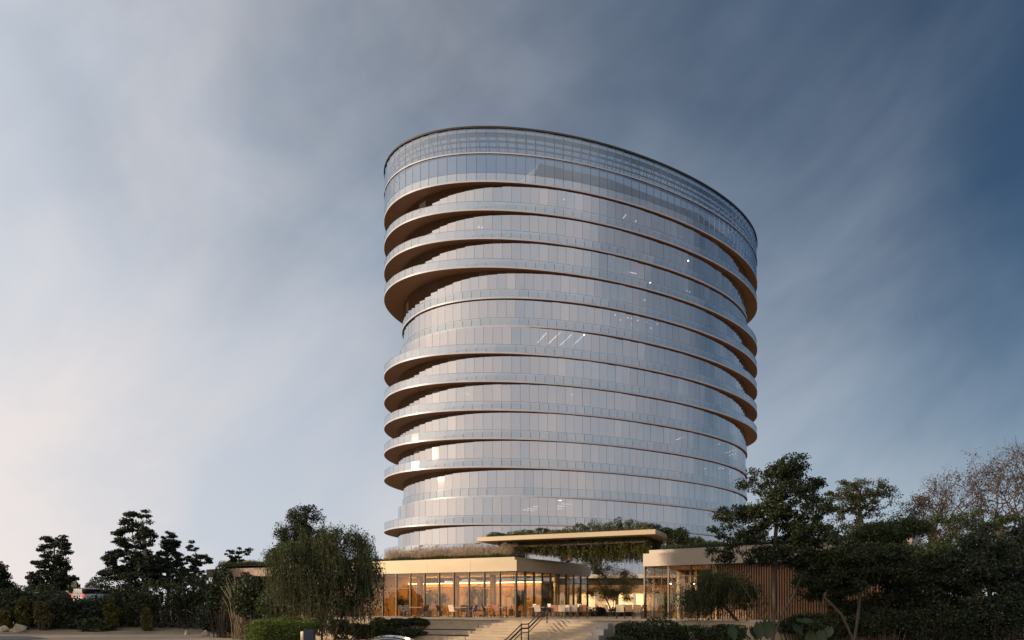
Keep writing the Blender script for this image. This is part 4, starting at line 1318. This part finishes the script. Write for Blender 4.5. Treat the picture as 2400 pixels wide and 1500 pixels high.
o, top = grass('green_roof_grass', 'low green grass along the edge of the left pavilion roof', lp_pts(.8, PL - .5, .65, 2.6, FT + .26), 26000, .34, 'mid', 1, .012)
o, top = grass('feather_grass', 'pinkish straw-coloured feather grass on the left pavilion roof', lp_pts(1.6, 13.0, 1.5, 4.5, FT + .26), 9500, 1.05, 'straw', 2, .008, lean=.24)
rg = np.random.default_rng(3)
pl = top[rg.random(len(top)) < .8]
link('plumes', leaf_mesh('plumes', np.repeat(pl, 3, 0) + rg.normal(0, .05, (len(pl) * 3, 3)), .15, rg, down=-.8, narrow=.2), LM['purple'], o)
o, top = grass('roof_scrub', 'olive brown scrub on the far left roof end', lp_pts(17, PL - .5, .65, 4, FT + .26), 12000, .55, 'olive', 4, .012)
o, top = grass('pavilion_roof_grass', 'dark grass along the edge of the right pavilion roof',
               lambda rg, n: np.c_[(lambda t, s: np.c_[C0.x + FV.x * t + GV.x * s, C0.y + FV.y * t + GV.y * s])(rg.uniform(.9, RL - .4, n), rg.uniform(.8, 3.0, n)), np.full(n, FT + .29)], 18000, .36, 'dark', 5, .012)

GR = 'shrubs on the canopy and pavilion roofs'
kpos = [(1.2, .9, .28), (2.6, .9, .26), (3.7, 1.0, .34), (5.0, 1.0, .48), (6.2, 1.1, .30), (7.1, 1.0, .36), (8.0, 1.1, .50), (9.0, 1.0, .62), (10.1, 1.1, .45), (10.8, 1.0, .66), (11.9, 1.0, .62), (12.7, 1.1, .44), (13.3, 1.4, .36)]
words = ['first', 'second', 'third', 'fourth', 'fifth', 'sixth', 'seventh', 'eighth', 'ninth', 'tenth', 'eleventh', 'twelfth', 'last']
for i, (t, s, r) in enumerate(kpos):
    x, y = K(t, s)
    shrub('canopy_shrub', f'small leafy shrub on the canopy slab, {words[i]} from its left tip', (x, y, 6.16), [(0, 0, r * .7, .55, .5, r * .8), (.4, .2, r * .5, .35, .4, r * .6)], 650, .10, 'vine' if i % 3 else 'mid', 200 + i, group=GR)
o, top = grass('canopy_grass', 'thin tufts of grass over the canopy slab', lambda rg, n: np.c_[(lambda t, s: np.c_[K0.x + KU.x * t + KB.x * s, K0.y + KU.y * t + KB.y * s])(rg.uniform(.5, KLEN - .5, n), rg.uniform(.45, 3, n)), np.full(n, 6.16)], 9000, .30, 'vine', 6, .012)
for i, (px, py, d, w, h, lb) in enumerate([(1590, 1262, 52, 26, 22, 'leafy bush hanging over the right end of the canopy'), (1625, 1275, 51.5, 30, 17, 'dark bush on the roof just right of the canopy'),
                                            (1670, 1282, 50, 40, 14, 'low dark bush on the right pavilion roof'), (1560, 1250, 54, 16, 10, 'pale green bush behind the canopy corner')]):
    b = at(px, py, d); b = (b.x, b.y, FT + .3)
    shrub('roof_shrub', lb, b, [blob(b, px, py, 0, w, h, .9), blob(b, px + w * .5, py + 6, .2, w * .6, h * .7, .7)], 3500, .11, 'mid', 230 + i, group=GR)

# vines hanging from the trough under the canopy
rg = np.random.default_rng(9)
pts, segs = [], []
for i in range(2100):
    t, s = rg.uniform(1.3, KLEN - .7), rg.uniform(.9, 6.4)
    x, y = K(t, s)
    ln = (.30 + 1.15 * min(1, max(0, (t - 1.0) / 7)) ** .9) * rg.uniform(.55, 1.12)
    p = np.array([x, y, 5.72]); n = max(3, int(ln / .13))
    q = p + np.array([rg.normal(0, .06), rg.normal(0, .06), -ln])
    segs.append((*p, *q, .005, .003))
    f = rg.uniform(0, 1, n * 2)[:, None]
    pts.append(p + (q - p) * f + rg.normal(0, .05, (n * 2, 3)))
pts = np.concatenate(pts)
vine = thing('hanging_vines', 'thick curtain of green vines hanging below the canopy slab', 'vine', (*K(KLEN / 2, 3), 5.7))
voff = np.array(vine.location)
link('stems', tube_mesh('stems', np.array(segs) - np.array([*voff, *voff, 0, 0]), 3), M['twig'], vine)
link('foliage', leaf_mesh('foliage', pts - voff, .12, rg, down=.7, narrow=.5), LM['vine'], vine)

# ================================================================== courtyard tree and plants
cb = (base_at(1432, 60)[0], 60.0, 0.0)
tree('courtyard_tree', 'pale olive feathery tree in the courtyard between the pavilions', cb,
     [blob(cb, *q) for q in [(1432, 1350, 0, 44, 24, 1.3), (1400, 1345, 0, 26, 16, .9), (1465, 1362, 0, 28, 20, 1.0), (1410, 1385, 0, 42, 20, 1.2), (1450, 1392, 0, 34, 18, 1.0), (1395, 1322, .5, 18, 14, .6)]],
     18000, .085, 'pale_olive', clumps=90, r0=.06, seed=91, clump_r=.5, flat=.8, bark='bark_pale',
     stems=[[(0, 0, 0), (-.1, 0, .8), (-.5, 0, 1.7), (-.9, 0, 2.6)], [(.1, 0, 0), (.2, 0, .9), (.3, 0, 2.0), (.2, 0, 3.2)], [(-.1, .1, 0), (-.5, .1, .7), (-1.1, .1, 1.5)]])
for i, (px, d, lb) in enumerate([(1405, 61.5, 'dark shrub at the foot of the courtyard tree'), (1455, 61.6, 'dark shrub right of the courtyard tree stems')]):
    b = (base_at(px, d)[0], d, .0)
    shrub('courtyard_shrub', lb, b, [(0, 0, .35, .8, .4, .45), (.6, 0, .25, .6, .3, .35)], 1800, .12, 'dark', 240 + i, group='courtyard shrubs')

# indoor plants
M['pot'] = mat('dark_pot', (.03, .03, .032), (.05, .05, .05), scale=4, rough=.6)


def potted(name, label, xy, h, seed, kind='palm', mtl='mid', pot=.28):
    rg = np.random.default_rng(seed)
    o = thing(name, label, 'plant', (xy[0], xy[1], .035), 0, 'indoor plants')
    m = MB(); m.tube([(0, 0, 0), (0, 0, .06), (0, 0, .42), (0, 0, .46)], [pot * .8, pot * .85, pot, pot * .95], 14); m.build('pot', M['pot'], o, smooth=True)
    segs, pts = [], []
    if kind == 'palm':
        for i in range(15):
            a = rg.uniform(0, 2 * math.pi); r = rg.uniform(.35, .9); hh = h * rg.uniform(.6, 1.0)
            prev = np.array([0, 0, .42])
            for q in range(1, 9):
                f = q / 8
                p = np.array([math.cos(a) * r * f ** 1.5, math.sin(a) * r * f ** 1.5, .42 + (hh - .42) * (1 - (1 - f) ** 1.8) - f ** 3 * .35])
                segs.append((*prev, *p, .012, .009))
                if q > 2:
                    for z_ in range(7): pts.append(prev + (p - prev) * rg.uniform() + rg.normal(0, .07, 3))
                prev = p
        sz, nw = .22, .2
    else:
        for i in range(10):
            a = rg.uniform(0, 2 * math.pi); r = rg.uniform(.15, .55); prev = np.array([0, 0, .42])
            for q in range(1, 6):
                f = q / 5; p = np.array([math.cos(a) * r * f, math.sin(a) * r * f, .42 + (h - .42) * f * rg.uniform(.85, 1)])
                segs.append((*prev, *p, .014, .01))
                for z_ in range(22): pts.append(p + rg.normal(0, .16, 3))
                prev = p
        sz, nw = .13, .5
    link('stems', tube_mesh('stems', segs, 5), M['bark'], o)
    link('foliage', leaf_mesh('foliage', np.array(pts), sz, rg, narrow=nw), LM[mtl], o)
    return o


potted('potted_palm', 'tall arching palm behind the glass in the middle of the left pavilion', L(8.9, 1.9), 2.4, 1)
potted('potted_palm', 'second indoor palm just right of the tall one', L(7.7, 1.6), 2.2, 2)
potted('potted_palm', 'indoor palm near the glass corner of the left pavilion', L(.9, 1.6), 2.1, 3)
potted('potted_bush', 'full leafy indoor bush left of the sofas', L(5.4, 2.2), 2.2, 4, 'bush')
potted('potted_bush', 'airy indoor bush directly behind the glass right of centre', L(4.2, 2.0), 2.1, 5, 'bush')
potted('potted_palm', 'thin indoor palm near the left end of the glazing', L(11.6, 2.2), 1.9, 6)
potted('potted_bush', 'indoor bush behind the courtyard side glazing', L(1.6, 6.8), 2.3, 7, 'bush', 'olive')
potted('potted_bush', 'bright-leaved potted plant inside the glass corner of the right pavilion', Q(1.35, .8), 1.45, 8, 'bush', 'hedge', .34)

# elephant-ear plants at the foot of the tall tree
def ear_plant(label, base, leaves, seed):
    rg2 = random.Random(seed)
    o = thing('elephant_ear', label, 'plant', base, 0, 'broad-leaved plants in front of the slat wall')
    for (lx, lz, ly, w, h, yaw, pitch) in leaves:
        m = MB(); m.tube([(0, 0, -.1), (lx * .4, ly * .4, lz * .7), (lx, ly, lz)], [.03, .022, .016], 6)
        stem = m.build('stalk', LM['big'], o, smooth=True)
        n, k = 9, 6; v, f = [], []
        for i in range(n):
            t = i / (n - 1)
            hw = w * (math.sin(math.pi * (t * .82 + .14)) ** .8) * (1 - .25 * t)
            for j in range(-k, k + 1):
                s = j / k
                yy = -t * h + (.22 * h * (1 - abs(abs(s) - .55) / .55) if t < .15 else 0)
                v.append((s * hw, .10 * h * math.sin(t * 2.2) - abs(s) * .16 * w + .012 * math.sin(s * 24 + t * 3), yy))
        W = 2 * k + 1
        for i in range(n - 1):
            for j in range(2 * k):
                f.append((i * W + j, i * W + j + 1, (i + 1) * W + j + 1, (i + 1) * W + j))
        me = bpy.data.meshes.new('leaf'); me.from_pydata(v, [], f)
        for p in me.polygons: p.use_smooth = True
        q = link('leaf', me, LM['big'], o, (lx, ly, lz)); q.rotation_euler = (R(pitch), 0, R(yaw))


def ears(label, px, d, spec, seed):
    b = (base_at(px, d)[0], d, GZ + .3)
    lv = []
    for (qx, qy, w, h, yaw, pitch) in spec:
        k = (d - .4) / F
        lv.append(((qx - 1200) * k - b[0], EYE + (HORIZON - qy) * k - b[2], -.4, w * k, h * k, yaw, pitch))
    ear_plant(label, b, lv, seed)


ears('broad-leaved plant with hanging leaves left of the tall tree trunk', 1775, 29, [(1778, 1462, 17, 36, 10, -15), (1798, 1458, 16, 40, -18, -10), (1760, 1472, 15, 30, 40, -30), (1740, 1478, 18, 26, 70, -45), (1715, 1470, 16, 34, 20, -20)], 1)
ears('broad-leaved plant with large drooping leaves right of the tall tree trunk', 1880, 28.5, [(1862, 1466, 20, 30, 40, -40), (1900, 1484, 16, 28, 0, -10), (1925, 1480, 15, 32, -20, -15), (1945, 1472, 14, 28, -50, -35), (1880, 1452, 22, 20, 10, -60)], 2)
# ================================================================== furniture
M['sling'] = mat('pale_sling', (.58, .47, .34), (.66, .54, .40), scale=8, rough=.8)
M['sling_grey'] = mat('grey_sling', (.40, .33, .27), (.47, .39, .32), scale=8, rough=.8)
M['sling_blue'] = mat('blue_sling', (.03, .11, .36), (.045, .15, .45), scale=8, rough=.7)
M['sling_red'] = mat('terracotta_sling', (.34, .15, .09), (.42, .19, .12), scale=8, rough=.8)
M['sling_tan'] = mat('tan_sling', (.46, .27, .13), (.54, .32, .16), scale=8, rough=.8)
M['sling_dark'] = mat('dark_sling', (.06, .05, .045), (.09, .075, .065), scale=8, rough=.8)
M['leg'] = mat('chair_leg', (.05, .035, .025), (.08, .055, .04), scale=8, rough=.5, metal=.3)
M['table'] = mat('table_top', (.30, .20, .12), (.38, .26, .16), scale=3, rough=.45)
M['white'] = mat('white_card', (.75, .70, .62), (.8, .75, .68), scale=3, rough=.8)
M['orange'] = mat('orange_leather', (.48, .20, .055), (.58, .26, .08), scale=3, rough=.5)


def make_chair(sling):
    o = thing('terrace_chair', 'chair', 'chair')
    m = MB()
    # sling seat, slightly dished
    for i in range(4):
        y0, y1 = -.22 + .11 * i, -.22 + .11 * (i + 1)
        z0, z1 = .43 - .03 * math.sin(i / 4 * math.pi), .43 - .03 * math.sin((i + 1) / 4 * math.pi)
        m.hexa([(-.24, y0, z0), (.24, y0, z0), (.24, y1, z1), (-.24, y1, z1), (-.24, y0, z0 + .025), (.24, y0, z0 + .025), (.24, y1, z1 + .025), (-.24, y1, z1 + .025)])
    m.build('seat', M[sling], o)
    m = MB()
    for i in range(4):
        za, zb = .44 + .11 * i, .44 + .11 * (i + 1) - .003
        ya, yb = .20 + .035 * i, .20 + .035 * (i + 1)
        m.hexa([(-.24, ya, za), (.24, ya, za), (.24, ya + .02, za), (-.24, ya + .02, za), (-.24, yb, zb), (.24, yb, zb), (.24, yb + .02, zb), (-.24, yb + .02, zb)])
    m.build('backrest', M[sling], o)
    for sx in (-1, 1):
        m = MB(); m.tube([(sx * .27, -.26, 0), (sx * .235, -.2, .43)], .014, 6); m.build('leg', M['leg'], o)
        m = MB(); m.tube([(sx * .27, .32, 0), (sx * .235, .19, .43)], .014, 6); m.build('leg', M['leg'], o)
    m = MB()
    for sx in (-1, 1): m.tube([(sx * .25, -.22, .43), (sx * .25, .2, .42), (sx * .25, .35, .88)], .012, 6)
    m.build('frame', M['leg'], o)
    return o


protos = {}


def copy_tree(o):
    c = o.copy(); col.objects.link(c)
    for ch in o.children:
        d = ch.copy(); col.objects.link(d); d.parent = c
        d.matrix_parent_inverse = ch.matrix_parent_inverse.copy()
    return c


def chair(x, y, rz, sling, label, z=.03, group='chairs on the terrace'):
    if sling not in protos: o = protos[sling] = make_chair(sling)
    else: o = copy_tree(protos[sling])
    o.location = (x, y, z); o.rotation_euler = (0, 0, rz)
    tag(o, label, 'chair', group)


def table(x, y, rz, w, dpt, label, z=.03, h=.74):
    o = thing('dining_table', label, 'table', (x, y, z), rz, 'tables on the terrace')
    m = MB(); m.box(-w / 2, w / 2, -dpt / 2, dpt / 2, h - .04, h); m.build('tabletop', M['table'], o, bevel=.008)
    for sx in (-1, 1):
        for sy in (-1, 1):
            m = MB(); m.box(sx * (w / 2 - .1) - .025, sx * (w / 2 - .1) + .025, sy * (dpt / 2 - .1) - .025, sy * (dpt / 2 - .1) + .025, 0, h - .04); m.build('leg', M['leg'], o)
    return o


def g(px, d): return (px - 1200) * d / F, d


# courtyard group in front of the low building
x, y = g(1475, 46.2); table(x, y, -.3, 1.8, .8, 'courtyard dining table right of the pale chairs')
for px, d, rz, s, lb in [(1432, 46.0, 1.75, 'sling', 'pale sling chair at the left end of the courtyard table'), (1454, 45.3, 2.9, 'sling', 'pale sling chair with its back to the steps at the courtyard table'),
                         (1495, 45.2, -2.0, 'sling', 'pale sling chair at the right end of the courtyard table'), (1476, 47.4, .1, 'sling_tan', 'tan chair behind the courtyard table'),
                         (1494, 47.6, -.1, 'sling_tan', 'tan chair behind the courtyard table near the glass corner')]:
    x, y = g(px, d); chair(x, y, rz, s, lb)
# group beside the left pavilion's courtyard glazing
for px, d, lb in [(1292, 49.8, 'dining table behind the handrail top'), (1352, 50.5, 'dining table near the end of the courtyard glazing')]:
    x, y = g(px, d); table(x, y, -.35, 1.9, .8, lb)
for px, d, rz, s, lb in [(1264, 48.6, 2.6, 'sling_grey', 'grey sling chair left of the handrail post'), (1318, 48.6, 2.9, 'sling', 'pale striped chair right of the handrail post'),
                         (1303, 48.8, 2.7, 'sling_red', 'terracotta chair close to the handrail post'), (1329, 50.9, .4, 'sling_dark', 'dark chair between the two terrace tables'),
                         (1338, 48.9, 2.2, 'sling', 'narrow pale chair between the two terrace tables'), (1346, 48.7, 2.9, 'sling_grey', 'grey chair in front of the right terrace table'),
                         (1366, 48.8, 3.0, 'sling_red', 'reddish chair in front of the right terrace table'), (1387, 49.4, -1.7, 'sling_tan', 'tan slatted chair at the right end of the terrace tables'),
                         (1345, 52.0, .1, 'sling_tan', 'tan chair behind the right terrace table'), (1318, 51.7, .1, 'sling_tan', 'tan chair behind the left terrace table')]:
    x, y = g(px, d); chair(x, y, rz, s, lb)
# in front of the left pavilion
for px, d, lb in [(972, 53.2, 'dark dining table at the left of the terrace'), (1078, 50.6, 'long dining table between the grey and blue chairs'), (1160, 51.0, 'dining table with the reddish chair')]:
    x, y = g(px, d); table(x, y, -.43, 1.7 if px != 1078 else 1.5, .75, lb)
for px, d, rz, s, lb in [(948, 53.6, 1.3, 'sling_grey', 'pale framed chair at the left end of the left table'), (958, 52.4, 2.7, 'sling_dark', 'dark chair in front of the left table'), (992, 52.4, -2.2, 'sling_dark', 'dark chair at the right of the left table'),
                         (1064, 49.6, 2.5, 'sling', 'pale grey chair with its back to the street'), (1106, 49.4, -1.9, 'sling_blue', 'bright blue chair on the terrace'), (1090, 51.7, .2, 'sling_dark', 'dark chair behind the long table'),
                         (1035, 51.0, 1.3, 'sling_dark', 'dark chair left of the pale grey chair'), (1165, 49.8, 2.8, 'sling_red', 'reddish brown chair in front of the sofas'), (1142, 50.2, 1.4, 'sling_dark', 'dark chair left of the reddish brown one')]:
    x, y = g(px, d); chair(x, y, rz, s, lb)
# paper menu lamps on the tables
for px, d, hgt, lb in [(1253, 50.2, .2, 'small white card lamp left of the handrail'), (1287, 49.8, .22, 'white card lamp behind the handrail top'), (1357, 50.5, .2, 'white card lamp on the right terrace table'), (1460, 46.3, .17, 'white card holder on the courtyard table')]:
    x, y = g(px, d)
    o = thing('table_card', lb, 'card', (x, y, .772), -.3, 'white cards on the tables')
    m = MB(); m.hexa([(-.13, -.05, 0), (.13, -.05, 0), (.13, .05, 0), (-.13, .05, 0), (-.12, -.01, hgt), (.12, -.01, hgt), (.12, .01, hgt), (-.12, .01, hgt)]); m.build('card', M['white'], o)
    m = MB(); m.box(-.15, .15, -.07, .07, -.0015, .012); m.build('stand', M['leg'], o)
x, y = g(1253, 50.2); table(x, y, -.35, .7, .7, 'small square table left of the handrail')


def sofa(px, d, rz, w, label, mtl):
    x, y = g(px, d)
    o = thing('lounge_sofa', label, 'sofa', (x, y, .035), rz, 'sofas inside the left pavilion')
    m = MB(); m.box(-w / 2, w / 2, -.4, .4, .12, .42); m.build('seat', M[mtl], o, bevel=.06)
    n = max(2, int(w / .8))
    for i in range(n):
        a = -w / 2 + i * w / n
        m = MB(); m.hexa([(a + .02, .22, .43), (a + w / n - .02, .22, .43), (a + w / n - .02, .40, .43), (a + .02, .40, .43), (a + .08, .30, .88), (a + w / n - .08, .30, .88), (a + w / n - .08, .44, .88), (a + .08, .44, .88)])
        m.build('back_cushion', M[mtl], o, bevel=.05)
    for sx in (-1, 1):
        m = MB(); m.box(sx * w / 2 - .07, sx * w / 2 + .07, -.4, .42, .1, .6); m.build('armrest', M[mtl], o, bevel=.04)
    for sx in (-1, 1):
        for sy in (-.33, .33):
            m = MB(); m.box(sx * (w / 2 - .12) - .02, sx * (w / 2 - .12) + .02, sy - .02, sy + .02, 0, .12); m.build('foot', M['leg'], o)


sofa(1140, 55.6, -.43 + .2, 1.9, 'orange sofa behind the glass left of the corner palm', 'orange')
sofa(1178, 54.6, -.43, 1.3, 'short orange sofa closest to the glass corner', 'orange')
# screen panels inside the corner room
sc_ = wthing('folding_screen', 'two pale standing screen panels inside the courtyard glazing', 'screen', (*L(1.6, 3.0), .035))
for s in (2.4, 3.2):
    m = MB(); m.prism(quad(L, 1.6, 1.66, s, s + .72), .9, 2.05); m.build('panel', M['sling_grey'], sc_)
    m = MB(); m.prism(quad(L, 1.61, 1.65, s + .33, s + .39), .036, .9); m.build('post', M['leg'], sc_)

# lit stools inside the right pavilion
M['stool'] = mat('pale_stool', (.62, .46, .26), (.7, .53, .32), scale=3, rough=.6)
for i, (t, s, lb) in enumerate([(1.75, 1.0, 'pale tapered stool by the corner mullion of the right pavilion'), (2.9, 1.2, 'pale tapered stool in the middle bay of the right pavilion'), (4.0, 1.3, 'pale tapered stool half hidden by the feathery tree')]):
    x, y = Q(t, s)
    o = thing('lounge_stool', lb, 'stool', (x, y, .03), 0, 'stools in the right pavilion')
    m = MB(); m.tube([(0, 0, 0), (0, 0, .02), (0, 0, .4), (0, 0, .44)], [.2, .2, .13, .14], 12); m.build('body', M['stool'], o, smooth=True)
    m = MB(); m.tube([(0, 0, .441), (0, 0, .48)], [.16, .16], 12); m.build('seat', M['sling_dark'], o)
# pendant lamps
M['bulb'] = emit('pendant_bulb', (1, .72, .38), 22)
for i, (t, s, z, lb) in enumerate([(1.0, 2.2, 2.35, 'left pendant lamp in the right pavilion'), (2.3, 2.5, 1.85, 'lowest pendant lamp in the right pavilion'), (2.9, 1.5, 2.3, 'right pendant lamp in the right pavilion')]):
    x, y = Q(t, s)
    o = thing('pendant_lamp', lb, 'lamp', (x, y, z), 0, 'pendant lamps')
    m = MB(); m.tube([(0, 0, .1), (0, 0, FB - .06 - z)], .008, 5); m.build('cord', M['leg'], o)
    m = MB(); m.tube([(0, 0, .0), (0, 0, .04), (0, 0, .12)], [.10, .09, .03], 10); m.build('shade', M['bronze'], o, smooth=True)
    m = MB(); m.tube([(0, 0, -.06), (0, 0, -.03), (0, 0, .01)], [.02, .05, .04], 8); m.build('bulb', M['bulb'], o, smooth=True)

# ================================================================== cars
M['carpaint'] = mat('black_paint', (.012, .013, .017), (.014, .015, .019), scale=2, rough=.18, coat=1.0)
M['whitepaint'] = mat('white_paint', (.70, .68, .66), (.74, .72, .70), scale=2, rough=.25, coat=.6)
M['carglass'] = mat('car_glass', (.010, .012, .016), (.014, .016, .02), scale=2, rough=.04)
M['chrome'] = mat('chrome', (.75, .75, .76), (.8, .8, .8), scale=2, rough=.12, metal=1)
M['rearglass'] = mat('rear_glass', (.45, .45, .47), (.55, .55, .57), scale=2, rough=.15, metal=.6)
M['tyre'] = mat('tyre', (.012, .012, .012), (.02, .02, .02), scale=5, rough=.85)
M['tail'] = mat('tail_light', (.75, .05, .03), (.85, .08, .04), scale=3, rough=.2)
M['tail'].node_tree.nodes['Principled BSDF'].inputs['Emission Color'].default_value = (1, .08, .04, 1)
M['tail'].node_tree.nodes['Principled BSDF'].inputs['Emission Strength'].default_value = 1.2


def car(name, label, base, rz, paint, length=4.8, width=1.86, height=1.46, suv=False):
    o = thing(name, label, 'car', base, rz)
    hl, hw = length / 2, width / 2
    # lower body and cabin as lofted cross-sections along x
    if suv: roof = [(-hl * .98, .98), (-hl * .86, 1.0), (-hl * .62, 1.0), (0, 1.0), (hl * .22, .97), (hl * .5, .62)]
    else: roof = [(-hl * .80, .63), (-hl * .52, .86), (-hl * .22, .985), (hl * .02, 1.0), (hl * .22, .93), (hl * .50, .62)]
    beltz = height * .62
    m = MB(); n = 16; secs = []
    for i in range(n + 1):
        t = -1 + 2 * i / n; x = hl * t
        wz = hw * (1 - .12 * abs(t) ** 4); top = beltz * (1 - .12 * max(0, t) ** 2 - (.05 if not suv else 0) * max(0, -t) ** 3)
        b = .20 + .10 * abs(t) ** 6
        secs.append([(x, -wz * .92, b), (x, -wz, b + .18), (x, -wz, top * .72), (x, -wz * .93, top), (x, wz * .93, top), (x, wz, top * .72), (x, wz, b + .18), (x, wz * .92, b)])
    for a, b in zip(secs, secs[1:]):
        for j in range(8):
            q = (j + 1) % 8; m.poly([a[j], b[j], b[q], a[q]])
    m.poly(secs[0]); m.poly(list(reversed(secs[-1])))
    body = m.build('body', M[paint], o, smooth=True)
    # cabin: roof skin, windows below it
    xs_ = np.linspace(roof[0][0], roof[-1][0], 15)
    zs_ = np.interp(xs_, [r[0] for r in roof], [r[1] * height for r in roof])
    zs_ = np.convolve(np.pad(zs_, 1, 'edge'), [.25, .5, .25], 'valid')
    m, w, w2 = MB(), MB(), MB()
    S = []
    for x, z in zip(xs_, zs_):
        k = max(0, (z - beltz) / (height - beltz)); wy = hw * (.92 - .20 * k)
        S.append([(x, -hw * .915, beltz - .02), (x, -wy, beltz + (z - beltz) * .80), (x, -wy * .86, z - .03 * k), (x, 0, z + .02 * k), (x, wy * .86, z - .03 * k), (x, wy, beltz + (z - beltz) * .80), (x, hw * .915, beltz - .02)])
    for a, b in zip(S, S[1:]):
        for j in range(6): (w if j == 0 else w2 if j == 5 else m).poly([a[j], b[j], b[j + 1], a[j + 1]])
    m.build('roof', M[paint], o, smooth=True)
    w.build('side_window', M['carglass'], o, smooth=True); w2.build('side_window', M['carglass'], o, smooth=True)
    for sy in (-1, 1):
        t = MB(); pts = [(a[1][0], a[1][1] * 1.005 if sy < 0 else -a[1][1] * 1.005, a[1][2]) for a in S]; t.tube(pts, .013, 6); t.build('window_trim', M['chrome'], o, smooth=True)
        t = MB(); t.box(-.06, .03, sy * hw * .86 - .015, sy * hw * .86 + .015, beltz, height * .9); t.build('door_pillar', M['carglass'], o)
        t = MB(); t.box(hl * .38, hl * .44, sy * (hw + .10) - .07, sy * (hw + .10) + .07, beltz, beltz + .13); t.build('mirror', M[paint], o, bevel=.03)
    for sx in (-.60, .62):
        for sy in (-1, 1):
            t = MB(); t.tube([(hl * sx, sy * (hw - .22), .33), (hl * sx, sy * (hw + .005), .33)], .33, 20); wh = t.build('wheel', M['tyre'], o, smooth=False)
            t = MB(); t.tube([(hl * sx, sy * (hw - .02), .33), (hl * sx, sy * (hw + .012), .33)], .22, 16); t.build('rim', M['chrome'], wh)
    for sy in (-1, 1):
        t = MB(); t.box(-hl - .015, -hl + .1, sy * hw * .72 - .2, sy * hw * .72 + .2, beltz * .72, beltz * .93); t.build('tail_light', M['tail'], o, bevel=.02)
        t = MB(); t.box(hl - .1, hl + .012, sy * hw * .68 - .2, sy * hw * .68 + .2, beltz * .60, beltz * .75); t.build('headlight', M['chrome'], o, bevel=.02)
    if suv:
        t = MB(); t.hexa([(-hl * 1.0, -hw * .7, beltz + .02), (-hl * 1.0, hw * .7, beltz + .02), (-hl * .97, hw * .7, beltz + .02), (-hl * .97, -hw * .7, beltz + .02), (-hl * .99, -hw * .62, height * .93), (-hl * .99, hw * .62, height * .93), (-hl * .95, hw * .62, height * .93), (-hl * .95, -hw * .62, height * .93)])
        t.build('rear_window', M['rearglass'], o)
    return o


x, y = g(905, 30.2)
car('parked_car', 'black car roof with bright window trim at the bottom edge', (x, y, GZ + .004), math.pi, 'carpaint', 4.9, 1.88, 1.46)
cx, cy = g(198, 83)
car('white_car', 'white car with red tail lights glimpsed between the left-hand trees', (cx, cy + 2.0, ground_z(cx, cy + 2) + 1.75), R(74), 'whitepaint', 4.7, 1.95, 1.85, suv=True)
m = MB(); m.prism([(cx - 5, cy - 1.5), (cx + 5, cy - 1.5), (cx + 5, cy + 7), (cx - 5, cy + 7)], ground_z(cx, cy) - .4, ground_z(cx, cy + 2) + 1.73)
o = m.build('parking_deck', M['asphalt']); tag(o, 'small asphalt parking bay on the bank', kind='structure')

# ================================================================== far woods and trees outside the view that shade the garden
rg = np.random.default_rng(77)
n = 26000
ang_ = rg.uniform(-1.25, 1.25, n); dist = rg.uniform(230, 330, n)
px_, py_ = np.sin(ang_) * dist, np.cos(ang_) * dist
hgt = 6.5 + 2.2 * np.sin(ang_ * 31) + 1.4 * np.sin(ang_ * 77 + 1) + 1.2 * np.sin(ang_ * 171)
pz = GZ + rg.uniform(0, 1, n) ** .6 * hgt
o = link('far_woods', leaf_mesh('far_woods', np.c_[px_, py_, pz], 2.6, rg, narrow=.8), LM['conifer'])
tag(o, 'distant dark line of woods on the horizon', 'woods', kind='stuff')
GO = 'trees behind the viewpoint'
for i, (x, y, h, r, lb) in enumerate([(-32, 20, 22, 4.4, 'tall tree left of the viewpoint'), (-29, 14, 22, 4.4, 'broad tree left of the viewpoint near the street'), (-31, 6.5, 23, 4.6, 'third tree left of the viewpoint'), (-31, -1, 23, 4.6, 'tree beside and behind the viewpoint'),
                                      (-63, 51, 19, 5.5, 'tall tree beyond the left edge by the drive'), (-68, 59, 19, 5.5, 'second tall tree beyond the left edge'), (-94, 58, 22, 6.5, 'tall tree further out beyond the left edge'), (-102, 68, 22, 6.5, 'outermost tree beyond the left edge')]):
    tree('shade_tree', lb, (x, y, GZ), [(0, 0, h * .62, r, r, h * .34), (r * .4, 0, h * .45, r * .8, r * .8, h * .26), (-r * .4, .5, h * .42, r * .8, r * .8, h * .26)], 12000, .40, 'dark', clumps=100, clump_r=1.5, r0=.35, seed=300 + i, group=GO)
tree('shade_tree', 'high-crowned pine out of view, added to shade the right pavilion', (-34, 23, GZ), [(0, 0, 16.4, 5.2, 5.2, 3.2), (2.5, .5, 16, 3.5, 3.5, 2.6), (-2.5, -1, 17, 3.5, 3.5, 2.6)], 9000, .40, 'conifer', clumps=80, clump_r=1.3, r0=.35, seed=330, group=GO)  # unseen; crown raised so it shades the right fascia but spares the steps
